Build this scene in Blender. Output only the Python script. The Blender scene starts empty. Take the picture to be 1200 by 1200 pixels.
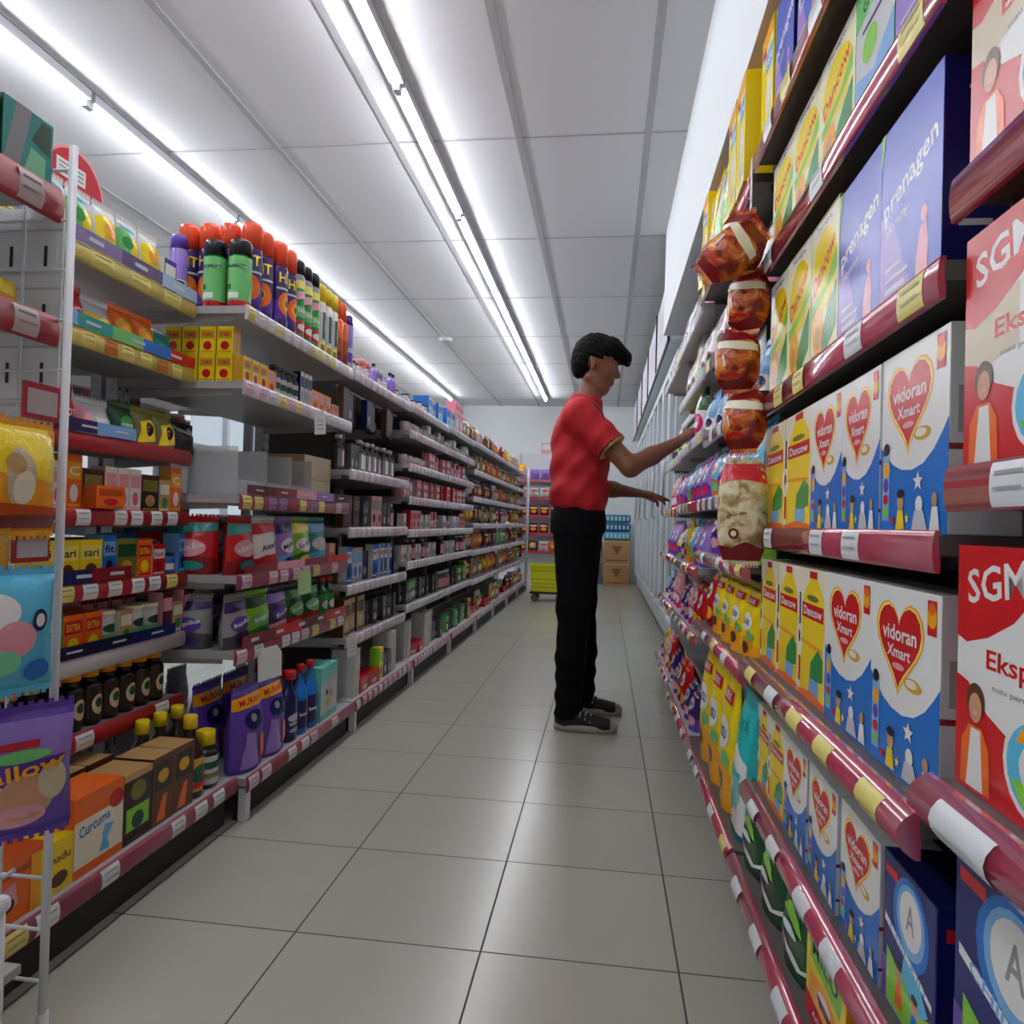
import bpy, bmesh, math, random
import numpy as np
from mathutils import Vector, Matrix
random.seed(7)
SC = bpy.context.scene
COL = SC.collection
PI = math.pi

# ------------------------------------------------------------------ materials
MATS = {}
def lin(c):
    c = c / 255.0
    return c / 12.92 if c <= 0.04045 else ((c + 0.055) / 1.055) ** 2.4

def mat(rgb, rough=0.45, metal=0.0, bump=0.0, bscale=60.0, spec=0.5, alpha=1.0, trans=0.0, emit=0.0, vary=0.0, key=None):
    k = key or (tuple(rgb), rough, metal, bump, bscale, spec, alpha, trans, emit, vary)
    if k in MATS:
        return MATS[k]
    m = bpy.data.materials.new('paint_%03d' % len(MATS))
    m.use_nodes = True
    nt = m.node_tree
    b = nt.nodes['Principled BSDF']
    col = (lin(rgb[0]), lin(rgb[1]), lin(rgb[2]), 1)
    b.inputs['Base Color'].default_value = col
    b.inputs['Roughness'].default_value = rough
    b.inputs['Metallic'].default_value = metal
    b.inputs['Specular IOR Level'].default_value = spec
    b.inputs['Alpha'].default_value = alpha
    if trans:
        b.inputs['Transmission Weight'].default_value = trans
    if emit:
        b.inputs['Emission Color'].default_value = col
        b.inputs['Emission Strength'].default_value = emit
    if bump or vary:
        tc = nt.nodes.new('ShaderNodeTexCoord')
        no = nt.nodes.new('ShaderNodeTexNoise')
        no.inputs['Scale'].default_value = bscale
        no.inputs['Detail'].default_value = 3
        nt.links.new(tc.outputs['Object'], no.inputs['Vector'])
        if bump:
            bp = nt.nodes.new('ShaderNodeBump')
            bp.inputs['Strength'].default_value = bump
            bp.inputs['Distance'].default_value = 0.01
            nt.links.new(no.outputs['Fac'], bp.inputs['Height'])
            nt.links.new(bp.outputs['Normal'], b.inputs['Normal'])
        if vary:
            mx = nt.nodes.new('ShaderNodeMix'); mx.data_type = 'RGBA'
            mx.inputs[6].default_value = tuple(v * (1 - vary) for v in col[:3]) + (1,)
            mx.inputs[7].default_value = tuple(min(1, v * (1 + vary)) for v in col[:3]) + (1,)
            nt.links.new(no.outputs['Fac'], mx.inputs[0])
            nt.links.new(mx.outputs[2], b.inputs['Base Color'])
    MATS[k] = m
    return m

def film2(c1, c2, c3, scale=26.0, rough=.22):
    m = mat(c1, rough, bump=.5, bscale=scale * 1.4, key=('film2', c1, c2, c3, scale))
    if m.node_tree.nodes.get('mottle'): return m
    nt = m.node_tree; b = nt.nodes['Principled BSDF']
    tc = nt.nodes.new('ShaderNodeTexCoord'); no = nt.nodes.new('ShaderNodeTexNoise'); no.name = 'mottle'
    no.inputs['Scale'].default_value = scale; no.inputs['Detail'].default_value = 4; no.inputs['Distortion'].default_value = 1.2
    cr = nt.nodes.new('ShaderNodeValToRGB')
    f = lambda c: (lin(c[0]), lin(c[1]), lin(c[2]), 1)
    cr.color_ramp.elements[0].position = .36; cr.color_ramp.elements[0].color = f(c1)
    cr.color_ramp.elements[1].position = .66; cr.color_ramp.elements[1].color = f(c3)
    e = cr.color_ramp.elements.new(.5); e.color = f(c2)
    nt.links.new(tc.outputs['Object'], no.inputs['Vector']); nt.links.new(no.outputs['Fac'], cr.inputs['Fac'])
    nt.links.new(cr.outputs['Color'], b.inputs['Base Color'])
    return m
FILMS = {'meat': ((120, 26, 14), (196, 86, 30), (236, 170, 84)), 'nuts': ((160, 130, 84), (216, 200, 152), (240, 234, 205))}
C = dict(
    white=(232, 232, 228), cream=(238, 232, 205), grey=(150, 150, 152), lgrey=(200, 202, 205), dgrey=(70, 70, 74),
    black=(16, 16, 18), navy=(22, 26, 92), dnavy=(14, 16, 58), blue=(12, 110, 198), mblue=(62, 84, 190), lblue=(120, 175, 225),
    sky=(90, 190, 225), cyan=(40, 190, 190), teal=(38, 150, 140), aqua=(110, 205, 195),
    red=(200, 22, 28), dred=(130, 16, 26), crim=(190, 20, 40), pink=(225, 110, 140), hot=(215, 40, 110), rose=(230, 160, 170),
    orange=(235, 105, 25), dorange=(190, 75, 20), amber=(240, 165, 20), yellow=(242, 212, 20), lyellow=(245, 232, 110), olive=(120, 120, 50),
    gold=(205, 160, 40), green=(40, 140, 60), lime=(130, 200, 50), dgreen=(16, 80, 45), mint=(130, 215, 165), lgreen=(110, 190, 110),
    purple=(95, 60, 165), lpurple=(150, 120, 200), dpurple=(60, 35, 100), brown=(95, 55, 30), tan=(190, 150, 100), dbrown=(50, 28, 18),
    skin=(205, 150, 115), beige=(205, 190, 160), maroon=(90, 14, 30), deep=(128, 16, 22))
def P_(c, rough=0.27):
    """packaging paint"""
    return mat(C[c] if isinstance(c, str) else c, rough)
def F_(c):
    """crinkly plastic film"""
    if c in FILMS: return film2(*FILMS[c])
    return mat(C[c] if isinstance(c, str) else c, 0.24, bump=0.35, bscale=34.0)

# ------------------------------------------------------------------ object helpers
def finish(name, bm, mats, parent=None, loc=None, smooth=False, recalc=True):
    """bm is in world coordinates; loc = the object's own world origin"""
    if recalc:
        bmesh.ops.recalc_face_normals(bm, faces=bm.faces[:])
    base = Vector(loc) if loc is not None else Vector((0, 0, 0))
    if parent is not None and loc is None:
        base = world_loc(parent)
    if base.length > 0:
        bmesh.ops.translate(bm, verts=bm.verts[:], vec=-base)
    me = bpy.data.meshes.new(name)
    bm.to_mesh(me); bm.free()
    for m in mats:
        me.materials.append(m)
    if smooth:
        me.polygons.foreach_set('use_smooth', [True] * len(me.polygons))
    o = bpy.data.objects.new(name, me)
    COL.objects.link(o)
    if parent is not None:
        o.parent = parent
        o.location = base - world_loc(parent)
    else:
        o.location = base
    return o

def world_loc(o):
    v = Vector((0, 0, 0))
    while o is not None:
        v += o.location
        o = o.parent
    return v

def tag(o, label, cat, group=None):
    o['label'] = label; o['category'] = cat
    if group: o['group'] = group
    return o
def struct(o, label=None):
    o['kind'] = 'structure'
    if label: o['label'] = label
    return o
def empty(name, loc, label, cat, group=None):
    o = bpy.data.objects.new(name, None)
    o.empty_display_size = 0.05
    COL.objects.link(o); o.location = loc
    return tag(o, label, cat, group)

def clone(src, loc, rotz=0.0, rot=None):
    """copy of a thing with copies of its parts and sub-parts (mesh data shared)"""
    r = src.copy(); COL.objects.link(r)
    r.location = loc
    r.rotation_euler = rot if rot is not None else (0, 0, rotz)
    for ch in src.children:
        c = ch.copy(); COL.objects.link(c); c.parent = r
        for g in ch.children:
            d = g.copy(); COL.objects.link(d); d.parent = c
    return r

# ------------------------------------------------------------------ bmesh shapes
def box(bm, x0, x1, y0, y1, z0, z1, mi=0, bev=0.0):
    vs = [bm.verts.new(p) for p in ((x0, y0, z0), (x1, y0, z0), (x1, y1, z0), (x0, y1, z0), (x0, y0, z1), (x1, y0, z1), (x1, y1, z1), (x0, y1, z1))]
    fs = []
    for q in ((0, 3, 2, 1), (4, 5, 6, 7), (0, 1, 5, 4), (1, 2, 6, 5), (2, 3, 7, 6), (3, 0, 4, 7)):
        f = bm.faces.new([vs[i] for i in q]); f.material_index = mi; fs.append(f)
    if bev > 0:
        es = list({e for f in fs for e in f.edges})
        r = bmesh.ops.bevel(bm, geom=es, offset=bev, segments=2, affect='EDGES', profile=0.6)
        for f in r['faces']: f.material_index = mi
    return fs

def tube(bm, pts, r, n=8, mi=0, cap=True):
    pts = [Vector(p) for p in pts]
    rs = r if isinstance(r, (list, tuple)) else [r] * len(pts)
    rings = []
    up = Vector((0, 0, 1))
    for i, p in enumerate(pts):
        d = (pts[min(i + 1, len(pts) - 1)] - pts[max(i - 1, 0)]).normalized()
        a = d.cross(up)
        if a.length < 1e-3: a = d.cross(Vector((0, 1, 0)))
        a.normalize(); b = d.cross(a)
        rings.append([bm.verts.new(p + (a * math.cos(2 * PI * k / n) + b * math.sin(2 * PI * k / n)) * rs[i]) for k in range(n)])
    for i in range(len(rings) - 1):
        for k in range(n):
            f = bm.faces.new((rings[i][k], rings[i][(k + 1) % n], rings[i + 1][(k + 1) % n], rings[i + 1][k]))
            f.material_index = mi; f.smooth = True
    if cap:
        for rg in (rings[0], rings[-1]):
            f = bm.faces.new(rg); f.material_index = mi

def lathe(bm, prof, n=16, c=(0, 0), mi=0, band=None, sy=1.0):
    """prof = [(r, z)...] ; band(z_mid) -> material index"""
    rings = []
    for r, z in prof:
        rings.append([bm.verts.new((c[0] + r * math.cos(2 * PI * k / n), c[1] + sy * r * math.sin(2 * PI * k / n), z)) for k in range(n)])
    for i in range(len(rings) - 1):
        zm = (prof[i][1] + prof[i + 1][1]) / 2
        for k in range(n):
            f = bm.faces.new((rings[i][k], rings[i][(k + 1) % n], rings[i + 1][(k + 1) % n], rings[i + 1][k]))
            f.material_index = band(zm) if band else mi; f.smooth = True
    for rg in (rings[0], rings[-1]):
        f = bm.faces.new(rg); f.material_index = mi if band is None else band(prof[0][1])

# ------------------------------------------------------------------ printed art laid on a surface
TEXT = {}
def text_mesh(s):
    if s in TEXT: return TEXT[s]
    cu = bpy.data.curves.new('lettering', 'FONT')
    cu.body = s; cu.resolution_u = 2; cu.offset = 0.018
    o = bpy.data.objects.new('lettering', cu)
    COL.objects.link(o)
    me = o.to_mesh()
    v = np.array([tuple(x.co)[:2] for x in me.vertices])
    fs = [tuple(p.vertices) for p in me.polygons]
    o.to_mesh_clear()
    bpy.data.objects.remove(o); bpy.data.curves.remove(cu)
    lo, hi = v.min(0), v.max(0)
    v = (v - (lo + hi) / 2) / np.maximum(hi - lo, 1e-6)
    TEXT[s] = (v, fs)
    return TEXT[s]

def shape_pts(s):
    k = s[0]
    if k == 'r':
        return [(s[2], s[3]), (s[4], s[3]), (s[4], s[5]), (s[2], s[5])]
    if k == 'e':
        n = 18
        return [(s[2] + s[4] * math.cos(2 * PI * i / n), s[3] + s[5] * math.sin(2 * PI * i / n)) for i in range(n)]
    if k == 'p':
        return list(s[2])
    if k == 'h':
        out = []
        for i in range(28):
            t = 2 * PI * i / 28
            out.append((s[2] + s[4] * math.sin(t) ** 3, s[3] + s[5] * (13 * math.cos(t) - 5 * math.cos(2 * t) - 2 * math.cos(3 * t) - math.cos(4 * t)) / 15.0))
        return out
    if k == 's':
        return [(s[2] + s[4] * (1 if i % 2 == 0 else .42) * math.sin(PI * i / 5), s[3] + s[5] * (1 if i % 2 == 0 else .42) * math.cos(PI * i / 5)) for i in range(10)]

def art(bm, shapes, surf, mats, cols, eps0=0.00012, step=0.00005, cut=0, paint=P_):
    """lay coloured outlines and lettering on surf(u, v, eps)"""
    def slot(c):
        m = paint(c)
        if m not in mats: mats.append(m)
        return mats.index(m)
    for n, s in enumerate(shapes):
        e = eps0 + step * n
        mi = slot(s[1])
        tmp = bmesh.new()
        if s[0] == 't':
            v, fs = text_mesh(s[2])
            a = s[7] if len(s) > 7 else 0.0
            ca, sa = math.cos(a), math.sin(a)
            vs = [tmp.verts.new((s[3] + (x * ca * s[5] - y * sa * s[6]), s[4] + (x * sa * s[5] + y * ca * s[6]), 0)) for x, y in v]
            for f in fs:
                try: tmp.faces.new([vs[i] for i in f])
                except ValueError: pass
        else:
            pts = shape_pts(s)
            tmp.faces.new([tmp.verts.new((x, y, 0)) for x, y in pts])
        if cut:
            for k in range(1, cut):
                for ax in (0, 1):
                    co = (k / cut, 0, 0) if ax == 0 else (0, k / cut, 0)
                    no = (1, 0, 0) if ax == 0 else (0, 1, 0)
                    bmesh.ops.bisect_plane(tmp, geom=tmp.verts[:] + tmp.edges[:] + tmp.faces[:], plane_co=co, plane_no=no)
        mp = {}
        for v in tmp.verts:
            mp[v] = bm.verts.new(surf(v.co.x, v.co.y, e))
        for f in tmp.faces:
            g = bm.faces.new([mp[v] for v in f.verts]); g.material_index = mi; g.smooth = bool(cut)
        tmp.free()
# ------------------------------------------------------------------ goods: each kind is modelled once at the origin
# local frame of goods: front faces -y, x to the right of someone looking at the front, base at z = 0, front at y = 0
KINDS = {}
HOLD = []
def reg(key, o, desc, cat):
    KINDS[key] = (o, desc, cat)
    o['category'] = cat
    HOLD.append(o)
    return o

def carton(key, name, desc, w, d, h, body, shapes, side=None, top=None, cat='carton', sides=(), flap=True):
    bm = bmesh.new(); mats = [P_(body)]
    box(bm, -w / 2, w / 2, 0, d, 0, h, 0, 0.0015)
    def face(c, fn):
        m = P_(c)
        if m not in mats: mats.append(m)
        for f in bm.faces:
            if fn(f.normal): f.material_index = mats.index(m)
    bm.normal_update()
    if side: face(side, lambda n: abs(n.x) > .9)
    if top: face(top, lambda n: n.z > .9)
    art(bm, shapes, lambda u, v, e: ((u - .5) * w, -e, v * h), mats, C)
    for s in (1, -1):
        if sides:
            art(bm, sides, (lambda u, v, e: (w / 2 + e, u * d, v * h)) if s > 0 else (lambda u, v, e: (-w / 2 - e, (1 - u) * d, v * h)), mats, C)
    if flap:   # the glued end flap on the top
        art(bm, [('r', top or body, .03, .48, .97, .52)], lambda u, v, e: ((u - .5) * w, v * d, h + e), mats, C)
    o = finish(name, bm, mats, recalc=False)
    return reg(key, o, desc, cat)

def pouch(key, name, desc, w, d, h, body, shapes, cat='pouch', gusset=True, seal=0.045, paint=None, sag=0.0, nu=9, nv=12, pinch=0.0):
    """a filled film bag: crimped seal on top (and below unless it stands on a gusset)"""
    paint = paint or F_
    bm = bmesh.new(); mats = [paint(body)]
    rnd = random.Random(key)
    ph = [rnd.uniform(0, 6) for _ in range(4)]
    def half(u, v):
        a = max(0.0, 1 - abs(2 * u - 1) ** 2.6)
        if gusset:
            b = 1.0 if v < .35 else max(0.0, 1 - ((v - .35) / .65) ** 2.2)
        else:
            b = max(0.0, 1 - abs(2 * v - 1) ** 3.0)
        wr = 0.06 * math.sin(9 * u + ph[0] + 5 * v) + 0.05 * math.sin(13 * v + ph[1] - 4 * u)
        return max(0.0008, d / 2 * (a ** .6) * b * (1 + wr) )
    def xz(u, v):
        pin = 1 - 0.05 * (1 - abs(2 * v - 1)) if not gusset else 1 - 0.04 * v
        if pinch: pin *= 1 - pinch * abs(2 * v - 1) ** 3
        return (u - .5) * w * pin, v * h + sag * math.sin(PI * u) * (1 - v)
    def S(u, v, s, e=0.0):
        x, z = xz(u, v)
        return (x, d / 2 - s * (half(u, v) + e), z)
    F = [[bm.verts.new(S(i / nu, j / nv, 1)) for j in range(nv + 1)] for i in range(nu + 1)]
    B = [[bm.verts.new(S(i / nu, j / nv, -1)) for j in range(nv + 1)] for i in range(nu + 1)]
    for i in range(nu):
        for j in range(nv):
            bm.faces.new((F[i][j], F[i + 1][j], F[i + 1][j + 1], F[i][j + 1])).smooth = True
            bm.faces.new((B[i][j], B[i][j + 1], B[i + 1][j + 1], B[i + 1][j])).smooth = True
    for i in range(nu):
        bm.faces.new((F[i][0], B[i][0], B[i + 1][0], F[i + 1][0]))
        bm.faces.new((F[i][nv], F[i + 1][nv], B[i + 1][nv], B[i][nv]))
    for j in range(nv):
        bm.faces.new((F[0][j], F[0][j + 1], B[0][j + 1], B[0][j]))
        bm.faces.new((F[nu][j], B[nu][j], B[nu][j + 1], F[nu][j + 1]))
    bmesh.ops.recalc_face_normals(bm, faces=bm.faces[:])
    # crimped seals
    if seal:
        sl = [('r', body, 0.0, 1 - seal, 1.0, 1.0)] + ([] if gusset else [('r', body, 0.0, 0, 1.0, seal)])
        n = 24
        for (_, c, u0, v0, u1, v1) in sl:
            up = v0 > .5
            z0 = h * (v0 if up else v0)
            for k in range(n):
                x0, x1 = (k / n - .5) * w * .985 * (1 - pinch), ((k + 1) / n - .5) * w * .985 * (1 - pinch)
                za = h * (1.0 if up else 0.0); zb = za + (0.012 if up else -0.012)
                zz = zb + (0.003 if k % 2 else -0.003)
                q = [bm.verts.new(p) for p in ((x0, d / 2 - .0006, za), (x1, d / 2 - .0006, za), (x1, d / 2 - .0006, zz), (x0, d / 2 - .0006, zz))]
                q2 = [bm.verts.new((p.co.x, d / 2 + .0006, p.co.z)) for p in q]
                bm.faces.new(q); bm.faces.new(q2[::-1])
                bm.faces.new((q[3], q[2], q2[2], q2[3]))
    art(bm, shapes, lambda u, v, e: S(min(1, max(0, u)), min(1, max(0, v)), 1, e), mats, C, eps0=0.0011, step=0.0003, cut=10, paint=paint)
    if not gusset:
        bmesh.ops.translate(bm, verts=bm.verts[:], vec=(0, 0, 0.015))
    o = finish(name, bm, mats, recalc=False)
    return reg(key, o, desc, cat)

def bottle(key, name, desc, r, h, body, cap, label=None, shapes=(), neck=.34, capr=.45, cat='bottle', flat=1.0, shoulder=.72, gloss=.18, capname='cap', caph=.12):
    bm = bmesh.new(); mats = [mat(C[body] if isinstance(body, str) else body, gloss)]
    hb = h * (1 - caph)
    prof = [(r * .9, 0), (r, h * .02), (r, hb * shoulder)]
    for k in range(1, 6):
        t = k / 5
        prof.append((r * (1 - (1 - neck) * (0.5 - 0.5 * math.cos(PI * t))), hb * (shoulder + (.94 - shoulder) * t)))
    prof += [(r * neck, hb)]
    lathe(bm, prof, 18, (0, r * flat), 0, sy=flat)
    if label:
        def S(u, v, e):
            a = (u - .5) * 2.6
            return ((r + e) * math.sin(a), r * flat - (r + e) * flat * math.cos(a), hb * (.10 + v * (shoulder - .14)))
        art(bm, [('r', label, 0, 0, 1, 1)] + list(shapes), S, mats, C, eps0=0.0005, step=0.0002, cut=10)
    o = finish(name, bm, mats, recalc=False)
    bm = bmesh.new()
    cr = r * capr
    lathe(bm, [(cr, hb), (cr, h * .985), (cr * .86, h)], 16, (0, r * flat), 0)
    c = finish(capname, bm, [mat(C[cap] if isinstance(cap, str) else cap, .3)], recalc=True)
    c.parent = o
    return reg(key, o, desc, cat)

def can(key, name, desc, r, h, bands, cap, shapes=(), cat='spray can', capr=.96, caph=.17):
    """aerosol can: bands = [(top fraction, colour)...]"""
    bm = bmesh.new(); mats = []
    for _, c in bands:
        m = mat(C[c] if isinstance(c, str) else c, .22)
        if m not in mats: mats.append(m)
    hb = h * (1 - caph)
    zs = [0.0, .02]
    prof = [(r * .93, 0), (r, hb * .015)]
    ts = [b[0] for b in bands]
    for t in ts[:-1]:
        prof += [(r, hb * t - .0002), (r, hb * t + .0002)]
    prof += [(r, hb * .95), (r * .86, hb)]
    def band(z):
        for t, c in bands:
            if z <= hb * t + .0001: return mats.index(mat(C[c] if isinstance(c, str) else c, .22))
        return len(mats) - 1
    lathe(bm, prof, 20, (0, r), 0, band)
    def S(u, v, e):
        a = (u - .5) * 2.4
        return ((r + e) * math.sin(a), r - (r + e) * math.cos(a), hb * v)
    art(bm, shapes, S, mats, C, eps0=0.0006, step=0.0004, cut=8)
    o = finish(name, bm, mats, recalc=False)
    bm = bmesh.new(); cr = r * capr
    lathe(bm, [(cr, hb * .985), (cr, h * .95), (cr * .9, h * .985), (cr * .7, h), (cr * .55, h), (cr * .5, h * .97)], 18, (0, r), 0)
    c = finish('cap', bm, [mat(C[cap] if isinstance(cap, str) else cap, .3)])
    c.parent = o
    return reg(key, o, desc, cat)

def tub(key, name, desc, r, h, body, lid, label=None, cat='tub'):
    bm = bmesh.new(); mats = [P_(body)]
    lathe(bm, [(r * .9, 0), (r, h * .05), (r * 1.02, h * .85), (r * .98, h * .86)], 18, (0, r), 0)
    if label:
        def S(u, v, e):
            a = (u - .5) * 2.6
            return ((r + e) * math.sin(a), r - (r + e) * math.cos(a), h * (.15 + .6 * v))
        art(bm, label, S, mats, C, eps0=.0014, step=.0004, cut=8)
    o = finish(name, bm, mats, recalc=False)
    bm = bmesh.new()
    lathe(bm, [(r * 1.06, h * .86), (r * 1.08, h * .98), (r * 1.0, h)], 18, (0, r), 0)
    c = finish('lid', bm, [P_(lid)]); c.parent = o
    return reg(key, o, desc, cat)

def loaf(key, name, desc, w, d, h, body, shapes, cat='pack', r=0.02):
    """soft rounded pack (tissues, soap, wrapped bars)"""
    bm = bmesh.new(); mats = [F_(body)]
    box(bm, -w / 2, w / 2, 0, d, 0, h, 0, min(r, d * .4, h * .3, w * .3))
    for f in bm.faces: f.smooth = True
    m = min(r, d * .4, h * .3, w * .3)
    art(bm, shapes, lambda u, v, e: ((u - .5) * (w - 1.2 * m), -e, m * .6 + v * (h - 1.2 * m)), mats, C, eps0=.0006, paint=F_)
    o = finish(name, bm, mats, recalc=False)
    return reg(key, o, desc, cat)

ORD = ['', 'first', 'second', 'third', 'fourth', 'fifth', 'sixth', 'seventh', 'eighth', 'ninth', 'tenth', 'eleventh', 'twelfth', 'thirteenth', 'fourteenth',
       'fifteenth', 'sixteenth', 'seventeenth', 'eighteenth', 'nineteenth', 'twentieth', 'twenty-first', 'twenty-second', 'twenty-third', 'twenty-fourth']
USED = set()
COUNT = {}
def put(key, x, y, z, rot, label=None, group=None, jig=0.0, tilt=0.0):
    src, desc, cat = KINDS[key]
    first = key not in USED
    rz = rot + random.uniform(-jig, jig)
    if first and not src.get('_spare'):
        o = src; o.location = (x, y, z); o.rotation_euler = (tilt, 0, rz)
    else:
        o = clone(src, (x, y, z), rot=(tilt, 0, rz))
    USED.add(key)
    o['label'] = label or desc
    o['category'] = cat
    if group: o['group'] = group
    elif 'group' in o: del o['group']
    return o

R_ROT, L_ROT = -PI / 2, PI / 2
ROWN = {}
def row(side, rack, shelf, deck, front, y0, items, gap=0.004, jig=0.03, note=''):
    """stand items along a shelf from its near end y0; items = [(key, width, n)...] or (None, width, 1) for a gap"""
    y = y0
    rot = R_ROT if side == 'R' else L_ROT
    for it in items:
        key, w, n = it[:3]
        back = it[3] if len(it) > 3 else 0.0
        for _ in range(n):
            if key:
                k = (rack, shelf, note)
                ROWN[k] = ROWN.get(k, 0) + 1
                src, desc, cat = KINDS[key]
                lab = '%s, %s from near end%s, %s, %s' % (desc, ORD[min(ROWN[k], 24)], note, shelf, rack)
                x = front + back if side == 'R' else front - back
                put(key, x, y + w / 2, deck + .0006, rot, lab, '%ss on %s of %s' % (cat, shelf, rack), jig)
            y += w + gap
    return y
# ------------------------------------------------------------------ cartons of the right-hand racks
HEART = [('h', 'amber', .45, .712, .355, .262), ('h', 'lyellow', .45, .714, .335, .245), ('h', 'red', .45, .715, .315, .23), ('t', 'white', 'vidoran', .45, .755, .50, .085), ('t', 'white', 'Xmart', .45, .655, .34, .065), ('e', 'rose', .45, .58, .09, .018)]
def heart_art():
    return ([('p', 'blue', [(0, 0), (1, 0), (1, .56), (.93, .50), (.82, .42), (.68, .36), (.52, .335), (.36, .345), (.22, .38), (.10, .44), (0, .50)])] + HEART +
            [('e', 'gold', .66, .515, .12, .035), ('e', 'cream', .64, .52, .08, .022),
             ('r', 'red', .84, .80, .95, .97), ('e', 'amber', .895, .885, .06, .05), ('e', 'orange', .895, .93, .04, .03),
             ('r', 'lblue', .05, .07, .17, .44), ('e', 'amber', .11, .36, .05, .05), ('e', 'purple', .11, .27, .045, .04), ('e', 'red', .11, .19, .045, .03), ('e', 'lime', .11, .12, .045, .03), ('e', 'black', .11, .475, .05, .035),
             ('e', 'tan', .36, .17, .05, .05), ('e', 'black', .36, .215, .055, .025), ('p', 'yellow', [(.29, .02), (.43, .02), (.40, .125), (.32, .125)]),
             ('s', 'white', .62, .27, .075, .055), ('e', 'white', .64, .15, .05, .045), ('p', 'lgrey', [(.54, .02), (.76, .02), (.70, .12), (.58, .12)]),
             ('e', 'tan', .85, .17, .035, .035), ('p', 'white', [(.79, .02), (.92, .02), (.89, .135), (.82, .135)]), ('s', 'lyellow', .47, .08, .035, .03), ('e', 'red', .24, .07, .03, .022)])
SIDEV = [('r', 'dred', 0, .40, 1, .43), ('r', 'dred', 0, .12, 1, .14), ('h', 'red', .55, .82, .26, .085), ('r', 'grey', .12, .48, .4, .7), ('r', 'grey', .5, .2, .85, .36)]
for i, (w, h) in enumerate(((.203, .233), (.166, .231), (.165, .183))):
    carton('vid%d' % i, 'milk_carton', 'white-blue red-heart milk carton', w, .075, h, 'white', heart_art(), side='lgrey', top='white', sides=SIDEV)

DAN = [('p', 'yellow', [(.10, 0), (.95, 0), (.97, .30), (.90, .42), (.97, .60), (.90, .80), (.70, .93), (.42, .93), (.20, .80), (.10, .60), (.18, .42), (.08, .25)]),
       ('r', 'red', .40, .93, .68, .985), ('r', 'red', .14, .62, .92, .735), ('t', 'white', 'Dancow', .53, .678, .66, .07), ('e', 'olive', .53, .78, .22, .025),
       ('p', 'amber', [(.12, .42), (.92, .40), (.92, .43), (.12, .45)]), ('p', 'green', [(.46, .15), (.92, .20), (.92, .36), (.76, .42), (.50, .30)]), ('p', 'lblue', [(.44, .06), (.78, .05), (.80, .18), (.46, .18)]),
       ('p', 'orange', [(.02, 0), (.98, 0), (.98, .05), (.5, .08), (.02, .04)]), ('r', 'navy', .03, .55, .08, .80), ('e', 'black', .045, .45, .03, .05), ('r', 'red', .03, .10, .10, .30)]
for i, (w, h) in enumerate(((.168, .232), (.20, .231), (.125, .183))):
    carton('dan%d' % i, 'milk_carton', 'yellow red-label milk carton', w, .07, h, 'cream', DAN, side='amber', top='cream', sides=[('r', 'red', .2, .5, .8, .8), ('r', 'brown', .2, .1, .8, .3)])
DANA = [('e', 'yellow', .50, .63, .44, .27), ('p', 'lime', [(.05, .34), (.95, .55), (.95, .70), (.60, .52), (.05, .44)]), ('t', 'red', 'Dancow', .48, .66, .78, .13, .28), ('p', 'green', [(.45, .0), (.95, .18), (.95, .48), (.70, .36), (.45, .2)]),
        ('e', 'amber', .30, .24, .20, .16), ('e', 'tan', .28, .20, .08, .08), ('r', 'orange', .05, .02, .40, .09), ('r', 'white', .05, .90, .95, .97), ('t', 'navy', 'Fortigro', .5, .935, .5, .04)]
for i, w in enumerate((.16, .178)):
    carton('dna%d' % i, 'milk_carton', 'pale yellow green-swoosh carton', w, .07, (.262, .206)[i], (242, 238, 190), DANA, side='lime', top='amber', sides=[('r', 'red', .15, .55, .85, .75), ('r', 'green', .15, .15, .85, .4)])
BLU = [('p', 'lpurple', [(0, .0), (.6, 0), (.25, .45), (0, .55)]), ('t', 'white', 'prenagen', .50, .60, .88, .12, .18), ('t', 'lgrey', 'mommy', .30, .44, .40, .06, .12), ('p', 'rose', [(.62, .03), (.80, .03), (.82, .20), (.78, .33), (.70, .30), (.64, .18)]),
       ('e', 'rose', .75, .36, .05, .04), ('r', 'lgrey', .10, .10, .45, .13), ('r', 'lgrey', .10, .16, .50, .18), ('r', 'lgrey', .10, .22, .38, .24), ('p', 'lime', [(0, .80), (.07, 1), (0, 1)])]
for i, (w, h, dx) in enumerate(((.182, .252, .09), (.148, .255, .1), (.17, .206, .08))):
    carton('blu%d' % i, 'milk_carton', 'violet-blue white-script carton', w, dx, h, 'mblue', BLU, side='navy', top='navy', sides=[('r', 'lgrey', .3, .84, .75, .86), ('r', 'lgrey', .35, .55, .6, .60), ('r', 'lgrey', .3, .38, .7, .43), ('r', 'lgrey', .2, .22, .6, .25)])
DNV = [('p', 'purple', [(0, 0), (1, 0), (1, .14), (0, .30)]), ('e', 'blue', .55, .70, .34, .27), ('e', 'lblue', .55, .71, .27, .22), ('e', 'white', .55, .72, .21, .175), ('t', 'grey', 'A', .55, .73, .16, .17), ('r', 'red', .05, .86, .30, .92), ('p', 'white', [(.05, .53), (.95, .36), (.95, .40), (.05, .58)]), ('t', 'lblue', 'CHIL KID', .5, .47, .7, .06, -.19),
       ('p', 'lime', [(.10, .02), (.90, .02), (.95, .30), (.70, .22), (.40, .30), (.10, .38)]), ('p', 'sky', [(.40, .30), (.75, .22), (.9, .30), (.75, .40), (.45, .46)]), ('e', 'tan', .36, .30, .055, .05), ('e', 'black', .36, .345, .06, .025), ('e', 'tan', .66, .24, .055, .05), ('e', 'black', .66, .285, .06, .025), ('p', 'orange', [(.28, .08), (.44, .08), (.40, .25), (.32, .25)]), ('p', 'blue', [(.58, .05), (.74, .05), (.70, .19), (.62, .19)])]
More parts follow.
